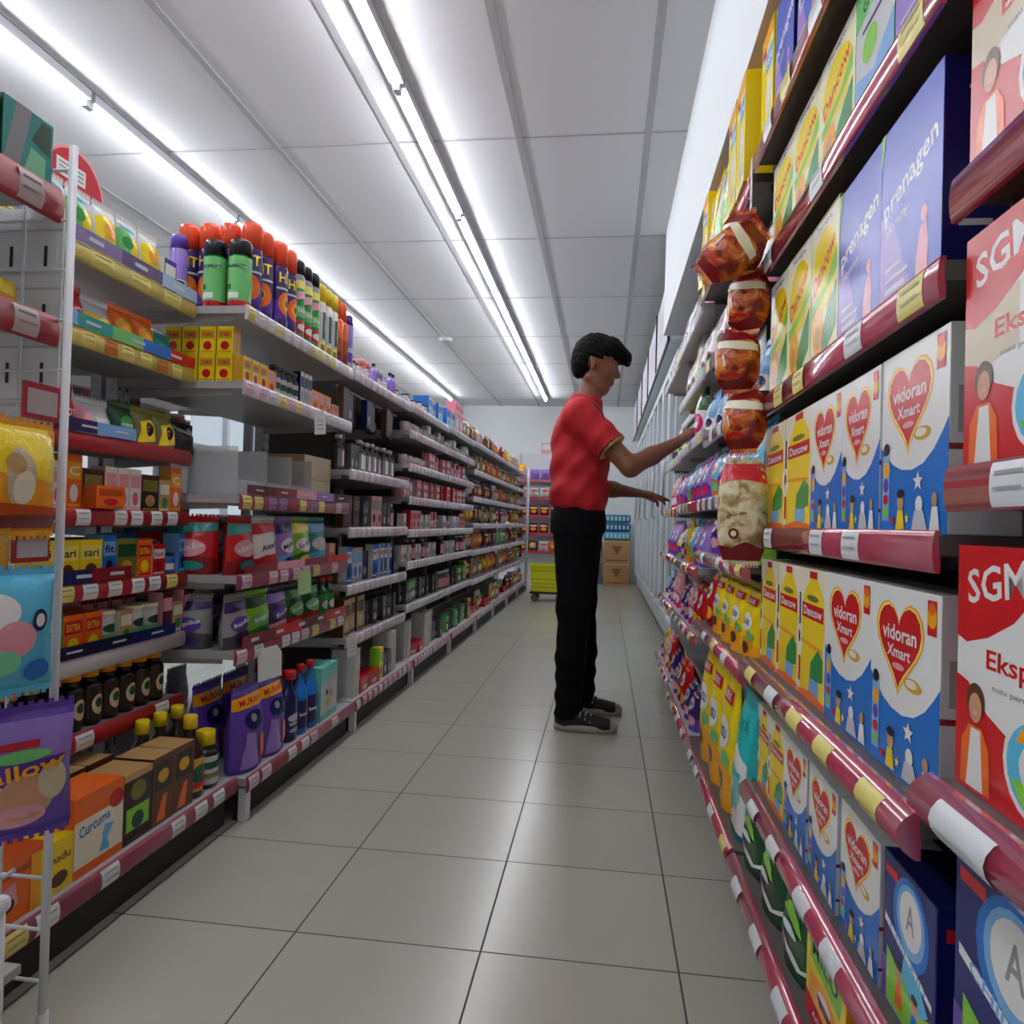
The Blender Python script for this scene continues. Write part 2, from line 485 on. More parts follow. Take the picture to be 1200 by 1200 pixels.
for i, (w, h) in enumerate(((.15, .185), (.20, .225))):
    carton('dnv%d' % i, 'milk_carton', 'navy round-emblem milk carton', w, .10, h, (24, 30, 112), DNV, side='navy', top='navy', sides=[('r', 'blue', .2, .2, .8, .5), ('r', 'red', .1, .80, .4, .88)])
def sgm(pale):
    a = [('p', 'red', [(0, .62), (.10, .60), (.30, .64), (.52, .72), (.70, .84), (.80, 1), (0, 1)]), ('t', 'white', 'SGM', .36, .86, .52, .14, .12),
         ('p', 'red', [(0, 0), (1, 0), (1, .40), (.85, .30), (.60, .26), (.30, .34), (.12, .44), (0, .46)]), ('t', 'red', 'Eksplor', .60, .545, .62, .10), ('t', 'grey', 'susu pertumbuhan', .62, .45, .55, .03),
         ('e', 'white', .70, .22, .25, .19), ('e', 'sky', .70, .22, .22, .165), ('p', 'lime', [(.52, .16), (.88, .16), (.80, .08), (.60, .08)]), ('p', 'amber', [(.55, .30), (.85, .30), (.78, .37), (.62, .37)]), ('e', 'white', .70, .22, .12, .09), ('t', 'red', '3+', .70, .22, .13, .08),
         ('p', 'orange', [(.06, .02), (.34, .02), (.33, .20), (.26, .27), (.14, .27), (.07, .20)]), ('p', 'white', [(.12, .02), (.28, .02), (.25, .26), (.16, .26)]), ('e', 'brown', .20, .37, .085, .075), ('e', 'skin', .20, .345, .06, .06), ('e', 'rose', .20, .325, .025, .008)]
    if pale: a = [('p', 'beige', [(0, .40), (.5, .46), (.5, .70), (0, .64)])] + a
    return a
for i, (w, h) in enumerate(((.20, .265), (.20, .24), (.20, .24))):
    carton('sgm%d' % i, 'milk_carton', 'red and white milk carton', w, .08, h, 'white', sgm(i < 2), side=('red', 'beige', 'red')[i], top='red', sides=[('r', 'white', .2, .1, .8, .35)])
MIL = [('p', 'lime', [(.12, .60), (.88, .55), (.92, .80), (.5, .93), (.08, .82)]), ('t', 'dgreen', 'MILO', .5, .745, .66, .16), ('p', 'amber', [(.1, .2), (.9, .25), (.9, .45), (.5, .56), (.1, .45)]), ('e', 'white', .5, .40, .16, .06), ('p', 'brown', [(.32, .38), (.68, .38), (.62, .30), (.38, .30)]), ('r', 'red', 0, 0, 1, .22), ('t', 'white', 'ACTIV-GO', .5, .11, .6, .06)]
carton('milo', 'cocoa_carton', 'yellow red-based cocoa carton', .19, .06, .158, 'yellow', MIL, side='amber', top='yellow')
carton('redc', 'cocoa_carton', 'plain red drink carton', .16, .07, .10, 'red', [('r', 'white', .1, .3, .9, .6), ('t', 'red', 'COKLAT', .5, .45, .6, .18)], side='dred')
GRN = [('p', 'white', [(0, .30), (.3, .34), (.45, .22), (.75, .16), (1, .28), (1, .22), (.7, .10), (.4, .14), (.25, .26), (0, .22)]), ('p', 'lime', [(.2, .55), (.8, .5), (.7, .62), (.35, .68)]), ('e', 'rose', .22, .22, .14, .10), ('e', 'brown', .22, .21, .07, .05), ('t', 'white', 'Hi-Lo', .55, .80, .7, .13), ('e', 'white', .5, .44, .2, .05)]
pouch('grn', 'milk_pouch', 'dark green milk powder pouch', .19, .06, .155, 'dgreen', GRN)
TEA = [('p', 'white', [(.1, .05), (.9, .05), (.9, .55), (.5, .66), (.1, .55)]), ('e', 'aqua', .5, .35, .3, .18), ('t', 'teal', 'SOYA', .5, .80, .6, .09), ('e', 'lgreen', .3, .2, .1, .07), ('r', 'cyan', .2, .44, .8, .48)]
pouch('tea', 'milk_pouch', 'turquoise and white pouch', .19, .08, .34, 'cyan', TEA)
YEP = [('p', 'amber', [(0, 0), (1, 0), (1, .25), (.5, .35), (0, .25)]), ('e', 'white', .5, .55, .33, .12), ('t', 'navy', 'SUSU', .5, .55, .45, .08), ('r', 'red', .15, .78, .85, .88), ('t', 'white', 'BUBUK', .5, .83, .5, .06), ('e', 'brown', .5, .20, .16, .08), ('e', 'lgreen', .75, .38, .12, .06)]
pouch('yep', 'milk_pouch', 'tall yellow milk powder pouch', .20, .07, .36, 'yellow', YEP)
pouch('yes', 'milk_pouch', 'yellow white-oval powder pouch', .165, .06, .185, 'yellow', YEP)
carton('ytop', 'milk_carton', 'tall yellow blue-label carton', .12, .07, .275, 'lyellow', [('r', 'amber', 0, .86, 1, 1), ('r', 'red', .1, .80, .4, .88), ('r', 'lblue', .35, .62, .95, .80), ('t', 'white', 'bebe', .65, .71, .5, .08), ('p', 'yellow', [(0, .1), (.4, .1), (.4, .7), (0, .75)]), ('e', 'white', .66, .40, .22, .14), ('r', 'lgrey', .45, .1, .9, .2)], side='yellow', top='amber')
carton('grb', 'milk_carton', 'white green-blue milk carton', .15, .07, .206, 'lgrey', [('p', 'lgreen', [(0, .7), (1, .8), (1, 1), (0, 1)]), ('t', 'dgreen', 'GROW', .5, .82, .6, .10), ('p', 'lblue', [(0, 0), (1, 0), (1, .45), (.5, .25), (0, .35)]), ('e', 'lime', .4, .48, .2, .12), ('r', 'navy', .2, .62, .8, .65)], side='lgreen')

# nappies, laundry and cleaning bags on the further right racks
def bagkind(key, desc, w, d, h, body, a, b, c, word='', name='product_bag', cat='bag', gus=True):
    s = [('p', a, [(0, 0), (1, 0), (1, .30), (.62, .42), (.30, .36), (0, .46)]), ('e', c, .45, .62, .30, .15), ('e', b, .66, .24, .20, .12), ('e', 'white', .33, .20, .12, .08), ('r', b, .15, .84, .85, .88)]
    if word: s.append(('t', a if a != body else 'white', word, .45, .63, .46, .12))
    pouch(key, name, desc, w, d, h, body, s, cat=cat, gusset=gus)
bagkind('purb', 'purple and white film bag', .17, .09, 0.17, 'lpurple', 'purple', 'hot', 'white', 'Softy')
bagkind('cob', 'sky blue orange-print bag', .17, .09, 0.17, 'sky', 'orange', 'lgreen', 'white', 'Fresh')
bagkind('yeb', 'yellow and white nappy bag', .18, .10, 0.145, 'lyellow', 'lime', 'purple', 'white', 'BABY')
bagkind('grb2', 'bright green white-print bag', .16, .09, 0.145, 'green', 'lime', 'amber', 'white', 'Eco')
bagkind('redb', 'red and white bag', .14, .08, 0.19, 'red', 'dred', 'amber', 'white', 'Maxi')
bagkind('whb', 'white pink-and-green print bag', .16, .08, 0.195, 'white', 'pink', 'dgreen', 'lgrey', 'Rose')
bagkind('dkb', 'dark violet pale-print bag', .15, .08, 0.145, 'dpurple', 'purple', 'rose', 'lgrey', 'Night')
bagkind('lbb', 'pale blue bag with navy top', .15, .08, 0.145, 'lblue', 'white', 'navy', 'white', 'Aqua')
bagkind('pkb', 'rose pink bag', .14, .07, 0.19, 'rose', 'hot', 'white', 'white', 'Bella')
bagkind('yeg', 'white, yellow and green pouch', .13, .07, 0.26, 'lgrey', 'lyellow', 'lgreen', 'lyellow', 'Jelly')
bagkind('yet', 'yellow pouch with grey print', .13, .07, 0.28, 'yellow', 'lyellow', 'grey', 'white', 'Corn')

pouch('held', 'cleaning_pack', 'white and pink pack', .10, .07, .20, 'white', [('p', 'dgreen', [(.45, .55), (1, .5), (1, 1), (.6, 1)]), ('e', 'hot', .5, .27, .40, .20), ('e', 'pink', .5, .30, .2, .12), ('s', 'white', .5, .24, .2, .1)], cat='pack')

# hanging snack bags
SAU = [('p', 'deep', [(0, 0), (1, 0), (1, .10), (.7, .17), (.3, .12), (0, .18)]), ('p', 'deep', [(0, .86), (.35, .80), (.7, .84), (1, .78), (1, 1), (0, 1)]), ('p', 'cream', [(.05, .70), (.5, .64), (.95, .62), (.95, .74), (.6, .80), (.05, .82)]), ('p', 'red', [(.10, .16), (.35, .20), (.55, .16), (.60, .22), (.30, .27)]), ('p', 'white', [(.16, .55), (.20, .56), (.26, .36), (.22, .35)])]
pouch('sau', 'hanging_snack_bag', 'red and brown snack bag', .105, .062, .135, 'meat', SAU, cat='snack bag', gusset=False, pinch=.42)
SAW = [('p', 'red', [(0, .80), (.5, .83), (1, .79), (1, 1), (0, 1)]), ('p', 'deep', [(0, 0), (1, 0), (1, .12), (.6, .19), (.3, .13), (0, .15)]), ('e', 'deep', .36, .27, .11, .055), ('e', 'cream', .36, .27, .06, .03), ('t', 'tan', 'makaroni', .45, .62, .62, .05, .1), ('t', 'brown', 'gurih', .40, .46, .4, .04, .1)]
pouch('saw', 'hanging_snack_bag', 'cream snack bag with red top and foot', .115, .055, .22, 'nuts', SAW, cat='snack bag', gusset=False, pinch=.3)

# ------------------------------------------------------------------ goods of the left-hand racks
# wire rack
carton('teal', 'snack_box', 'teal and grey box', .102, .06, .115, 'teal', [('p', 'grey', [(.02, .1), (.32, .1), (.55, 1), (.25, 1)]), ('p', 'mint', [(.40, .05), (.85, .05), (.85, .45), (.55, .5)]), ('p', 'dgreen', [(.55, .6), (.95, .5), (.95, .95), (.75, .95)])], side='dgreen', top='aqua', cat='box')
pouch('ysn', 'hanging_snack_bag', 'bright yellow snack bag with pale crisps', .16, .06, .162, 'amber', [('p', 'yellow', [(0, .55), (1, .45), (1, 1), (0, 1)]), ('e', 'beige', .42, .50, .16, .28), ('e', 'cream', .45, .40, .12, .16), ('e', 'tan', .36, .62, .10, .10), ('r', 'dred', .05, .02, .95, .14), ('p', 'dorange', [(.1, .16), (.9, .14), (.9, .22), (.1, .26)])], cat='snack bag', gusset=False)
pouch('blp', 'hanging_sweet_bag', 'blue sweet bag with pink and white print', .15, .05, .17, 'sky', [('e', 'white', .35, .7, .26, .16), ('e', 'rose', .55, .45, .22, .16), ('e', 'mint', .4, .25, .22, .12), ('e', 'navy', .8, .6, .08, .10), ('e', 'white', .8, .6, .05, .06), ('e', 'hot', .15, .25, .12, .14), ('e', 'blue', .8, .15, .14, .1)], cat='sweet bag', gusset=False)
pouch('mal', 'hanging_sweet_bag', 'purple sweet bag with pink pieces and yellow lettering', .17, .05, .185, 'purple', [('r', 'lpurple', .0, .62, 1, .94), ('e', 'rose', .28, .30, .20, .18), ('e', 'skin', .60, .32, .24, .20), ('e', 'rose', .55, .16, .22, .10), ('e', 'beige', .82, .42, .13, .16), ('e', 'lgreen', .55, .66, .25, .05), ('r', 'crim', .05, .72, .7, .78), ('t', 'amber', 'Mallow', .5, .54, .85, .12, .10)], cat='sweet bag', gusset=False)
bagkind('grs', 'green and gold sweet bag', .12, .04, .13, 'gold', 'lgreen', 'orange', 'yellow', name='hanging_sweet_bag', cat='sweet bag', gus=False)
loaf('ylp', 'snack_pack', 'yellow wrapped pack lying on the upper shelf', .11, .09, .055, 'yellow', [('r', 'amber', 0, .3, 1, .55)], cat='pack')
# medicine rack
def smallbox(key, desc, w, d, h, body, a, b, word='', name='small_carton', cat='box', side=None):
    s = [('r', a, .08, .55, .92, .86), ('e', b, .5, .30, .26, .16), ('r', a, .1, .06, .9, .11)]
    if word: s.append(('t', b if b != a else 'white', word, .5, .70, .66, .17))
    carton(key, name, desc, w, d, h, body, s, side=side or a, cat=cat)
smallbox('b_ylw', 'yellow brown-figure box', .075, .05, .105, 'yellow', 'lyellow', 'brown', 'sari')
smallbox('b_blu', 'tall blue box', .05, .05, .115, 'blue', 'lblue', 'navy', 'fit')
smallbox('b_oli', 'olive green box', .08, .05, .105, 'olive', 'dgreen', 'gold')
smallbox('b_org', 'orange and red box', .065, .05, .10, 'orange', 'red', 'yellow', 'EXTRA')
smallbox('b_red', 'red box with white print', .06, .05, .085, 'red', 'white', 'dred', 'hot')
smallbox('b_ora', 'tall orange box', .05, .04, .13, 'orange', 'amber', 'white', 'C')
smallbox('b_wht', 'white box with pink print', .045, .04, .11, 'white', 'rose', 'pink')
smallbox('b_drk', 'dark box with picture', .075, .05, .10, 'dbrown', 'olive', 'tan')
smallbox('b_tray', 'open red-orange tray box', .10, .07, .055, 'orange', 'dorange', 'red')
smallbox('b_grn', 'green leafy box', .06, .05, .11, 'green', 'lime', 'white', 'herb')
smallbox('b_yg', 'yellow and navy box', .08, .05, .115, 'lyellow', 'amber', 'navy')
smallbox('b_tan', 'tan green-print box', .05, .045, .09, 'tan', 'cream', 'green')
smallbox('b_pur', 'dark plum box', .05, .045, .12, 'maroon', 'rose', 'dpurple')
carton('b_cur', 'medicine_carton', 'white-orange blue-lettered carton', .15, .10, .165, 'cream', [('r', 'orange', 0, .70, 1, 1), ('r', 'orange', 0, 0, 1, .12), ('t', 'blue', 'Curcuma', .40, .58, .62, .14, .12), ('e', 'red', .84, .76, .16, .12), ('p', 'sky', [(.50, .16), (.72, .16), (.66, .30), (.80, .46), (.60, .50), (.56, .32)]), ('e', 'lblue', .62, .38, .07, .05)], side='orange', top='orange', cat='carton')
carton('b_dkg', 'medicine_carton', 'dark green-label carton', .10, .10, .16, 'dbrown', [('r', 'lime', .1, .18, .9, .5), ('e', 'olive', .5, .72, .28, .14), ('e', 'dgreen', .5, .3, .22, .12), ('r', 'tan', 0, .9, 1, 1)], side='brown', top='tan', cat='carton')
carton('b_brn', 'medicine_carton', 'brown orange-print carton', .085, .10, .165, 'brown', [('r', 'dbrown', .1, .5, .9, .9), ('p', 'orange', [(.2, .05), (.5, .4), (.7, .42), (.6, .05)]), ('e', 'gold', .5, .7, .25, .1)], side='dbrown', top='tan', cat='carton')
carton('b_yel', 'medicine_carton', 'bright yellow carton', .12, .09, .105, 'yellow', [('r', 'amber', 0, 0, .2, 1), ('e', 'brown', .62, .25, .2, .14), ('t', 'brown', 'madu', .62, .65, .5, .16)], side='orange', top='yellow', cat='carton')
carton('b_orc', 'medicine_carton', 'orange pink-sachet carton', .15, .10, .12, 'orange', [('r', 'dorange', 0, .7, 1, .8), ('p', 'rose', [(.1, .2), (.6, .25), (.55, .6), (.15, .55)]), ('e', 'maroon', .4, .3, .15, .12)], side='amber', top='dorange', cat='carton')
pouch('p_gry', 'sachet_pack', 'green and yellow sachet pack', .085, .05, .135, 'white', [('r', 'lgreen', 0, .25, .5, .85), ('e', 'yellow', .65, .5, .3, .26), ('e', 'green', .28, .6, .18, .12), ('r', 'lblue', .1, .88, .9, .95)], cat='sachet')
pouch('p_yel', 'sachet_pack', 'yellow sachet pack', .085, .05, .135, 'white', [('p', 'yellow', [(.05, .1), (.95, .1), (.95, .8), (.5, .9), (.05, .8)]), ('e', 'brown', .5, .25, .2, .1), ('e', 'amber', .5, .6, .25, .15)], cat='sachet')
smallbox('b_vio', 'violet white-banded box', .055, .05, .10, 'purple', 'white', 'lpurple')
pouch('p_blk', 'sachet_pack', 'black-silver sachet pack', .10, .06, .09, 'black', [('p', 'grey', [(.1, .7), (.9, .5), (.9, .6), (.1, .8)]), ('e', 'lgrey', .7, .75, .2, .1)], cat='sachet')
pouch('p_org', 'sachet_pack', 'orange candy pouch', .09, .06, .10, 'orange', [('e', 'amber', .4, .6, .3, .2), ('e', 'tan', .6, .3, .2, .15)], cat='sachet')
pouch('p_lem', 'sachet_pack', 'yellow clear-topped candy pouch', .10, .06, .09, 'lgrey', [('p', 'yellow', [(0, 0), (1, 0), (1, .6), (0, .7)]), ('e', 'olive', .5, .3, .3, .15)], cat='sachet')
pouch('p_tea', 'sachet_pack', 'deep teal pouch', .08, .06, .08, 'teal', [('e', 'navy', .5, .4, .3, .2)], cat='sachet')
pouch('p_red', 'sachet_pack', 'red pouch with white flash', .10, .06, .10, 'red', [('p', 'white', [(.1, .3), (.4, .5), (.1, .7)]), ('t', 'white', 'HOT', .62, .5, .4, .16)], cat='sachet')
pouch('p_whi', 'sachet_pack', 'pale grey film pack', .12, .06, .085, 'lgrey', [('p', 'rose', [(0, .2), (.3, .1), (.3, .8), (0, .9)]), ('r', 'white', .4, .3, .9, .6)], cat='sachet')
pouch('p_grn', 'sachet_pack', 'dark green pack', .09, .06, .095, 'dgreen', [('e', 'green', .5, .5, .3, .25), ('t', 'white', 'mint', .5, .5, .5, .12)], cat='sachet')
pouch('p_yg', 'sachet_pack', 'yellow-green pack', .09, .06, .095, 'olive', [('p', 'yellow', [(.1, .1), (.9, .2), (.7, .8), (.2, .7)]), ('e', 'black', .5, .5, .15, .2)], cat='sachet')
tub('t_blu', 'balm_tub', 'blue white-label tub', .027, .06, 'blue', 'navy', [('r', 'white', 0, .1, 1, .6)])
tub('t_grn', 'balm_tub', 'white grey-green print tub', .03, .095, 'lgrey', 'cream', [('r', 'lgreen', 0, .1, 1, .4), ('e', 'dgreen', .5, .65, .3, .2)])
bottle('m_yel', 'syrup_bottle', 'black yellow-capped bottle', .030, .155, 'black', 'amber', 'dbrown', [('e', 'beige', .5, .5, .24, .32), ('e', 'dgreen', .5, .55, .14, .16)], capr=.74, neck=.6, caph=.24, shoulder=.8)
bottle('m_dkg', 'syrup_bottle', 'dark brown yellow-necked bottle', .036, .215, 'dbrown', 'yellow', 'gold', [('e', 'dgreen', .5, .5, .35, .3), ('r', 'red', .2, .1, .8, .25)], capr=.5, neck=.42, caph=.16, shoulder=.62)
bottle('m_sml', 'syrup_bottle', 'small dark yellow-capped bottle', .034, .155, 'black', 'yellow', 'lgrey', [('r', 'dgreen', .1, .55, .9, .8), ('r', 'olive', .1, .2, .9, .4)], capr=.75, neck=.66, caph=.25, shoulder=.8)

# detergent rack
can('c_hit', 'spray_can', 'purple orange-capped spray can', .033, .30, [(.45, 'purple'), (.72, 'dpurple'), (1.0, 'dpurple')], (240, 80, 40), [('t', 'yellow', 'HIT', .5, .80, .8, .15), ('e', 'orange', .5, .42, .42, .18), ('e', 'amber', .45, .42, .2, .10), ('e', 'black', .5, .42, .08, .05), ('r', 'lgrey', 0, .62, 1, .65), ('r', 'navy', .1, .08, .9, .18)], caph=.26)
can('c_grl', 'spray_can', 'green black-capped spray can', .034, .215, [(.08, 'dred'), (.16, 'crim'), (.95, 'lgreen'), (1.0, 'green')], 'black', [('r', 'white', .15, .2, .6, .3), ('r', 'dgreen', .15, .75, .85, .8), ('r', 'black', .2, .35, .3, .45)], caph=.22)
can('c_bay', 'spray_can', 'green-pink black-capped spray can', .031, .29, [(.10, 'purple'), (.78, 'green'), (.90, 'lyellow'), (1.0, 'grey')], 'black', [('p', 'rose', [(0, .6), (1, .7), (1, .78), (0, .72)]), ('e', 'crim', .4, .22, .5, .10), ('e', 'white', .45, .22, .3, .05), ('r', 'lgreen', 0, .36, 1, .52), ('t', 'white', 'bloom', .5, .47, .7, .08)], caph=.17)
can('c_whi', 'spray_can', 'white and yellow spray can', .029, .27, [(.25, 'lyellow'), (.8, 'lgrey'), (1.0, 'white')], 'yellow', [('r', 'dgreen', .3, .3, .8, .8), ('r', 'olive', .2, .05, .8, .2)], caph=.24)
can('c_org', 'spray_can', 'brown orange-tipped spray can', .027, .27, [(.60, 'dorange'), (1.0, 'orange')], (240, 100, 25), [('r', 'grey', .55, .1, 1, .8), ('r', 'dred', .1, .1, .45, .3)], caph=.3, capr=.7)
can('c_slv', 'spray_can', 'silver purple-capped spray can', .026, .24, [(.5, 'lgrey'), (1.0, 'lpurple')], 'purple', [('r', 'purple', 0, .2, 1, .4)])
tub('t_glu', 'air_freshener_tub', 'small clear-blue tub', .035, .075, 'lgrey', 'white', [('r', 'blue', 0, .2, 1, .7)])
smallbox('b_mos', 'yellow insect-print box', .05, .05, .082, 'yellow', 'gold', 'red', 'NYAMUK')
smallbox('b_mos2', 'red and yellow coil box', .085, .04, .055, 'gold', 'red', 'pink', 'coil')
bottle('k_blk', 'polish_bottle', 'black polish bottle', .021, .105, 'black', 'dgrey', 'lgrey', [('r', 'dgreen', .1, .3, .9, .7)], capr=.8, neck=.7)
smallbox('b_pol', 'slim navy and white box', .03, .03, .12, 'lgrey', 'navy', 'grey')
smallbox('b_kiw', 'orange and yellow box', .06, .05, .075, 'amber', 'rose', 'red')
carton('bin', 'cardboard_carton', 'plain beige carton on the emptied shelf', .26, .22, .18, 'beige', [('r', 'tan', .0, .48, 1, .50), ('r', 'tan', .9, 0, .93, 1)], side='tan', cat='carton')
def deterg(key, desc, w, h, body, a, b, c, word):
    pouch(key, 'detergent_pouch', desc, w, .06, min(h, .148 if key in ('d_gre', 'd_grp', 'd_plm', 'd_dkg') else .163), body, [('p', a, [(0, .0), (1, .0), (1, .28), (.5, .36), (0, .24)]), ('e', c, .45, .48, .36, .16), ('t', 'navy' if c == 'white' else 'white', word, .48, .50, .62, .11, .2), ('e', b, .5, .16, .28, .09), ('p', b, [(0, .72), (1, .80), (1, .94), (0, .94)])], cat='pouch')
deterg('d_red', 'red detergent pouch', .15, .20, 'red', 'dred', 'teal', 'rose', 'daia')
deterg('d_rwh', 'white and red detergent pouch', .17, .21, 'white', 'red', 'red', 'white', 'Attack')
deterg('d_pur', 'lilac and blue softener pouch', .13, .20, 'lpurple', 'lblue', 'navy', 'white', 'Molto')
deterg('d_grn', 'lime green softener pouch', .14, .20, 'lime', 'green', 'lyellow', 'white', 'So Klin')
deterg('d_teb', 'teal and blue softener pouch', .16, .20, 'teal', 'sky', 'lblue', 'lgrey', 'Downy')
deterg('d_grp', 'tall bright green pouch', .15, .21, 'lime', 'green', 'dgreen', 'lgreen', 'segar')
deterg('d_gre', 'grey and plum pouch', .13, .20, 'grey', 'dgrey', 'dpurple', 'purple', 'Rapika')
deterg('d_plm', 'plum and pink pouch', .13, .19, 'dpurple', 'rose', 'lpurple', 'purple', 'fresh')
deterg('d_dkg', 'dark green red-footed pouch', .14, .20, 'dgreen', 'red', 'green', 'lgreen', 'Sunlight')
bottle('d_bgr', 'cleaner_bottle', 'deep green cleaner bottle', .035, .165, 'dgreen', 'red', 'green', [('e', 'white', .5, .5, .3, .2)], flat=.7)
pouch('d_rin', 'detergent_pouch', 'purple yellow-banded pouch', .17, .08, .235, 'purple', [('r', 'amber', 0, .78, 1, .93), ('t', 'crim', 'MURAH', .5, .855, .7, .08), ('e', 'navy', .5, .62, .3, .12), ('p', 'orange', [(.62, .10), (.80, .10), (.78, .38), (.68, .42)]), ('p', 'lpurple', [(.1, .05), (.55, .05), (.5, .45), (.2, .5)]), ('e', 'grey', .45, .65, .08, .05)], cat='pouch')
bottle('d_vix', 'cleaner_bottle', 'dark blue cleaner bottle', .044, .235, 'navy', 'red', 'navy', [('e', 'lgrey', .5, .55, .36, .12), ('t', 'white', 'VIXAL', .5, .36, .6, .12), ('e', 'grey', .5, .16, .3, .08)], flat=.65, shoulder=.66, capr=.55, gloss=.2)
bottle('d_bl2', 'cleaner_bottle', 'royal blue red-nozzled bottle', .040, .24, 'blue', 'red', 'navy', [('t', 'white', 'bersih', .5, .5, .7, .12)], flat=.65, shoulder=.6, neck=.25, capr=.36)
carton('d_teb2', 'cleaner_carton', 'grey aqua-topped carton', .17, .09, .20, 'lgrey', [('p', 'aqua', [(0, .72), (1, .80), (1, 1), (0, 1)]), ('e', 'dgrey', .35, .5, .08, .06), ('e', 'tan', .6, .45, .10, .07), ('e', 'gold', .4, .3, .10, .06), ('r', 'aqua', 0, 0, 1, .12)], side='aqua', top='aqua', cat='carton')
# brush rack and beyond: small darker goods
bottle('g_dk', 'glass_jar', 'dark glass bottle', .026, .15, 'dgrey', 'lgrey', 'grey', [('r', 'white', .3, .1, .7, .9)], capr=.6)
smallbox('g_nav', 'navy blue hanging pack', .07, .03, .13, 'dnavy', 'navy', 'grey')
smallbox('g_brn', 'brown hanging pack', .07, .03, .14, 'dbrown', 'brown', 'maroon')
smallbox('g_pnk', 'dusky pink pack', .06, .03, .15, 'rose', 'grey', 'maroon')
smallbox('g_bls', 'blue and white striped pack', .05, .04, .16, 'blue', 'white', 'navy', 'pro')
smallbox('g_wbl', 'white blue-cornered pack', .06, .04, .15, 'lgrey', 'lblue', 'blue')
smallbox('g_red', 'red and white sachet box', .075, .05, .11, 'red', 'rose', 'white', 'glow')
smallbox('g_rpk', 'pink and red sachet box', .075, .05, .11, 'rose', 'red', 'crim')
smallbox('g_wht', 'white cream box', .05, .04, .09, 'lgrey', 'white', 'olive')
smallbox('g_blk', 'black cosmetic box', .06, .04, .12, 'black', 'dgrey', 'grey')
smallbox('g_tan', 'straw coloured broom head pack', .09, .05, .155, 'tan', 'brown', 'beige')
smallbox('g_bok', 'thick white upright ledger', .035, .10, .20, 'beige', 'lgrey', 'lgrey')
smallbox('g_ylw', 'yellow toy pack', .06, .05, .15, 'yellow', 'lime', 'olive')
smallbox('g_grn', 'green bottle pack', .06, .04, .13, 'dgreen', 'lgreen', 'white')
smallbox('g_rtr', 'red tray of loose goods', .13, .10, .06, 'red', 'crim', 'beige')
bottle('g_brs', 'cream_bottle', 'brown lotion bottle', .022, .12, 'maroon', 'lgrey', 'rose', [], capr=.7)
tub('g_jar', 'cream_jar', 'white cream jar', .025, .055, 'lgrey', 'white', [('r', 'rose', 0, .2, 1, .6)])
tub('g_dia', 'small_jar', 'clear jar with dark lid', .022, .06, 'lgrey', 'black')
bottle('g_spr', 'small_spray', 'slim dark-nozzled spray bottle', .018, .12, 'lpurple', 'black', None, [], capr=.5, neck=.4)
tub('g_bisc', 'biscuit_tin', 'tall striped biscuit tube', .032, .17, 'dorange', 'rose', [('r', 'navy', .3, 0, .6, 1)])
tub('g_bis2', 'biscuit_tin', 'tall violet biscuit tube', .032, .17, 'purple', 'lgrey', [('r', 'lpurple', .3, 0, .6, 1)])
smallbox('g_cer', 'pink cereal carton', .14, .07, .22, 'rose', 'pink', 'white', 'flakes')
smallbox('g_cle', 'blue topped clear box', .13, .10, .13, 'lgrey', 'blue', 'sky')
pouch('s_org', 'snack_bag', 'orange crisp bag', .16, .07, .135, 'orange', [('e', 'amber', .5, .5, .35, .25), ('e', 'red', .5, .75, .3, .1)], cat='snack bag', gusset=False)
pouch('s_brn', 'snack_bag', 'brown biscuit bag', .15, .07, .135, 'brown', [('e', 'tan', .5, .5, .35, .25), ('e', 'gold', .5, .75, .3, .1)], cat='snack bag', gusset=False)
pouch('s_wht', 'snack_bag', 'white and red snack bag', .15, .07, .135, 'lgrey', [('e', 'red', .5, .7, .35, .15), ('e', 'beige', .5, .35, .3, .2)], cat='snack bag', gusset=False)
pouch('s_yel', 'snack_bag', 'yellow crisp bag', .16, .07, .135, 'amber', [('e', 'yellow', .5, .55, .35, .25), ('e', 'dorange', .5, .2, .3, .1)], cat='snack bag', gusset=False)
pouch('s_grn', 'snack_bag', 'pale green crisp bag', .15, .07, .135, 'mint', [('e', 'lime', .5, .5, .35, .25), ('e', 'white', .5, .7, .25, .1)], cat='snack bag', gusset=False)
pouch('s_pur', 'snack_bag', 'violet crisp bag', .15, .07, .135, 'lpurple', [('e', 'purple', .5, .5, .3, .2)], cat='snack bag', gusset=False)
pouch('s_drd', 'snack_bag', 'dark red noodle bag', .14, .06, .135, 'dred', [('e', 'amber', .5, .4, .3, .2), ('r', 'white', .1, .7, .9, .8)], cat='snack bag', gusset=False)
pouch('s_tan', 'snack_bag', 'tan cracker bag', .15, .06, .135, 'tan', [('e', 'cream', .5, .4, .3, .2), ('r', 'brown', .1, .7, .9, .85)], cat='snack bag', gusset=False)
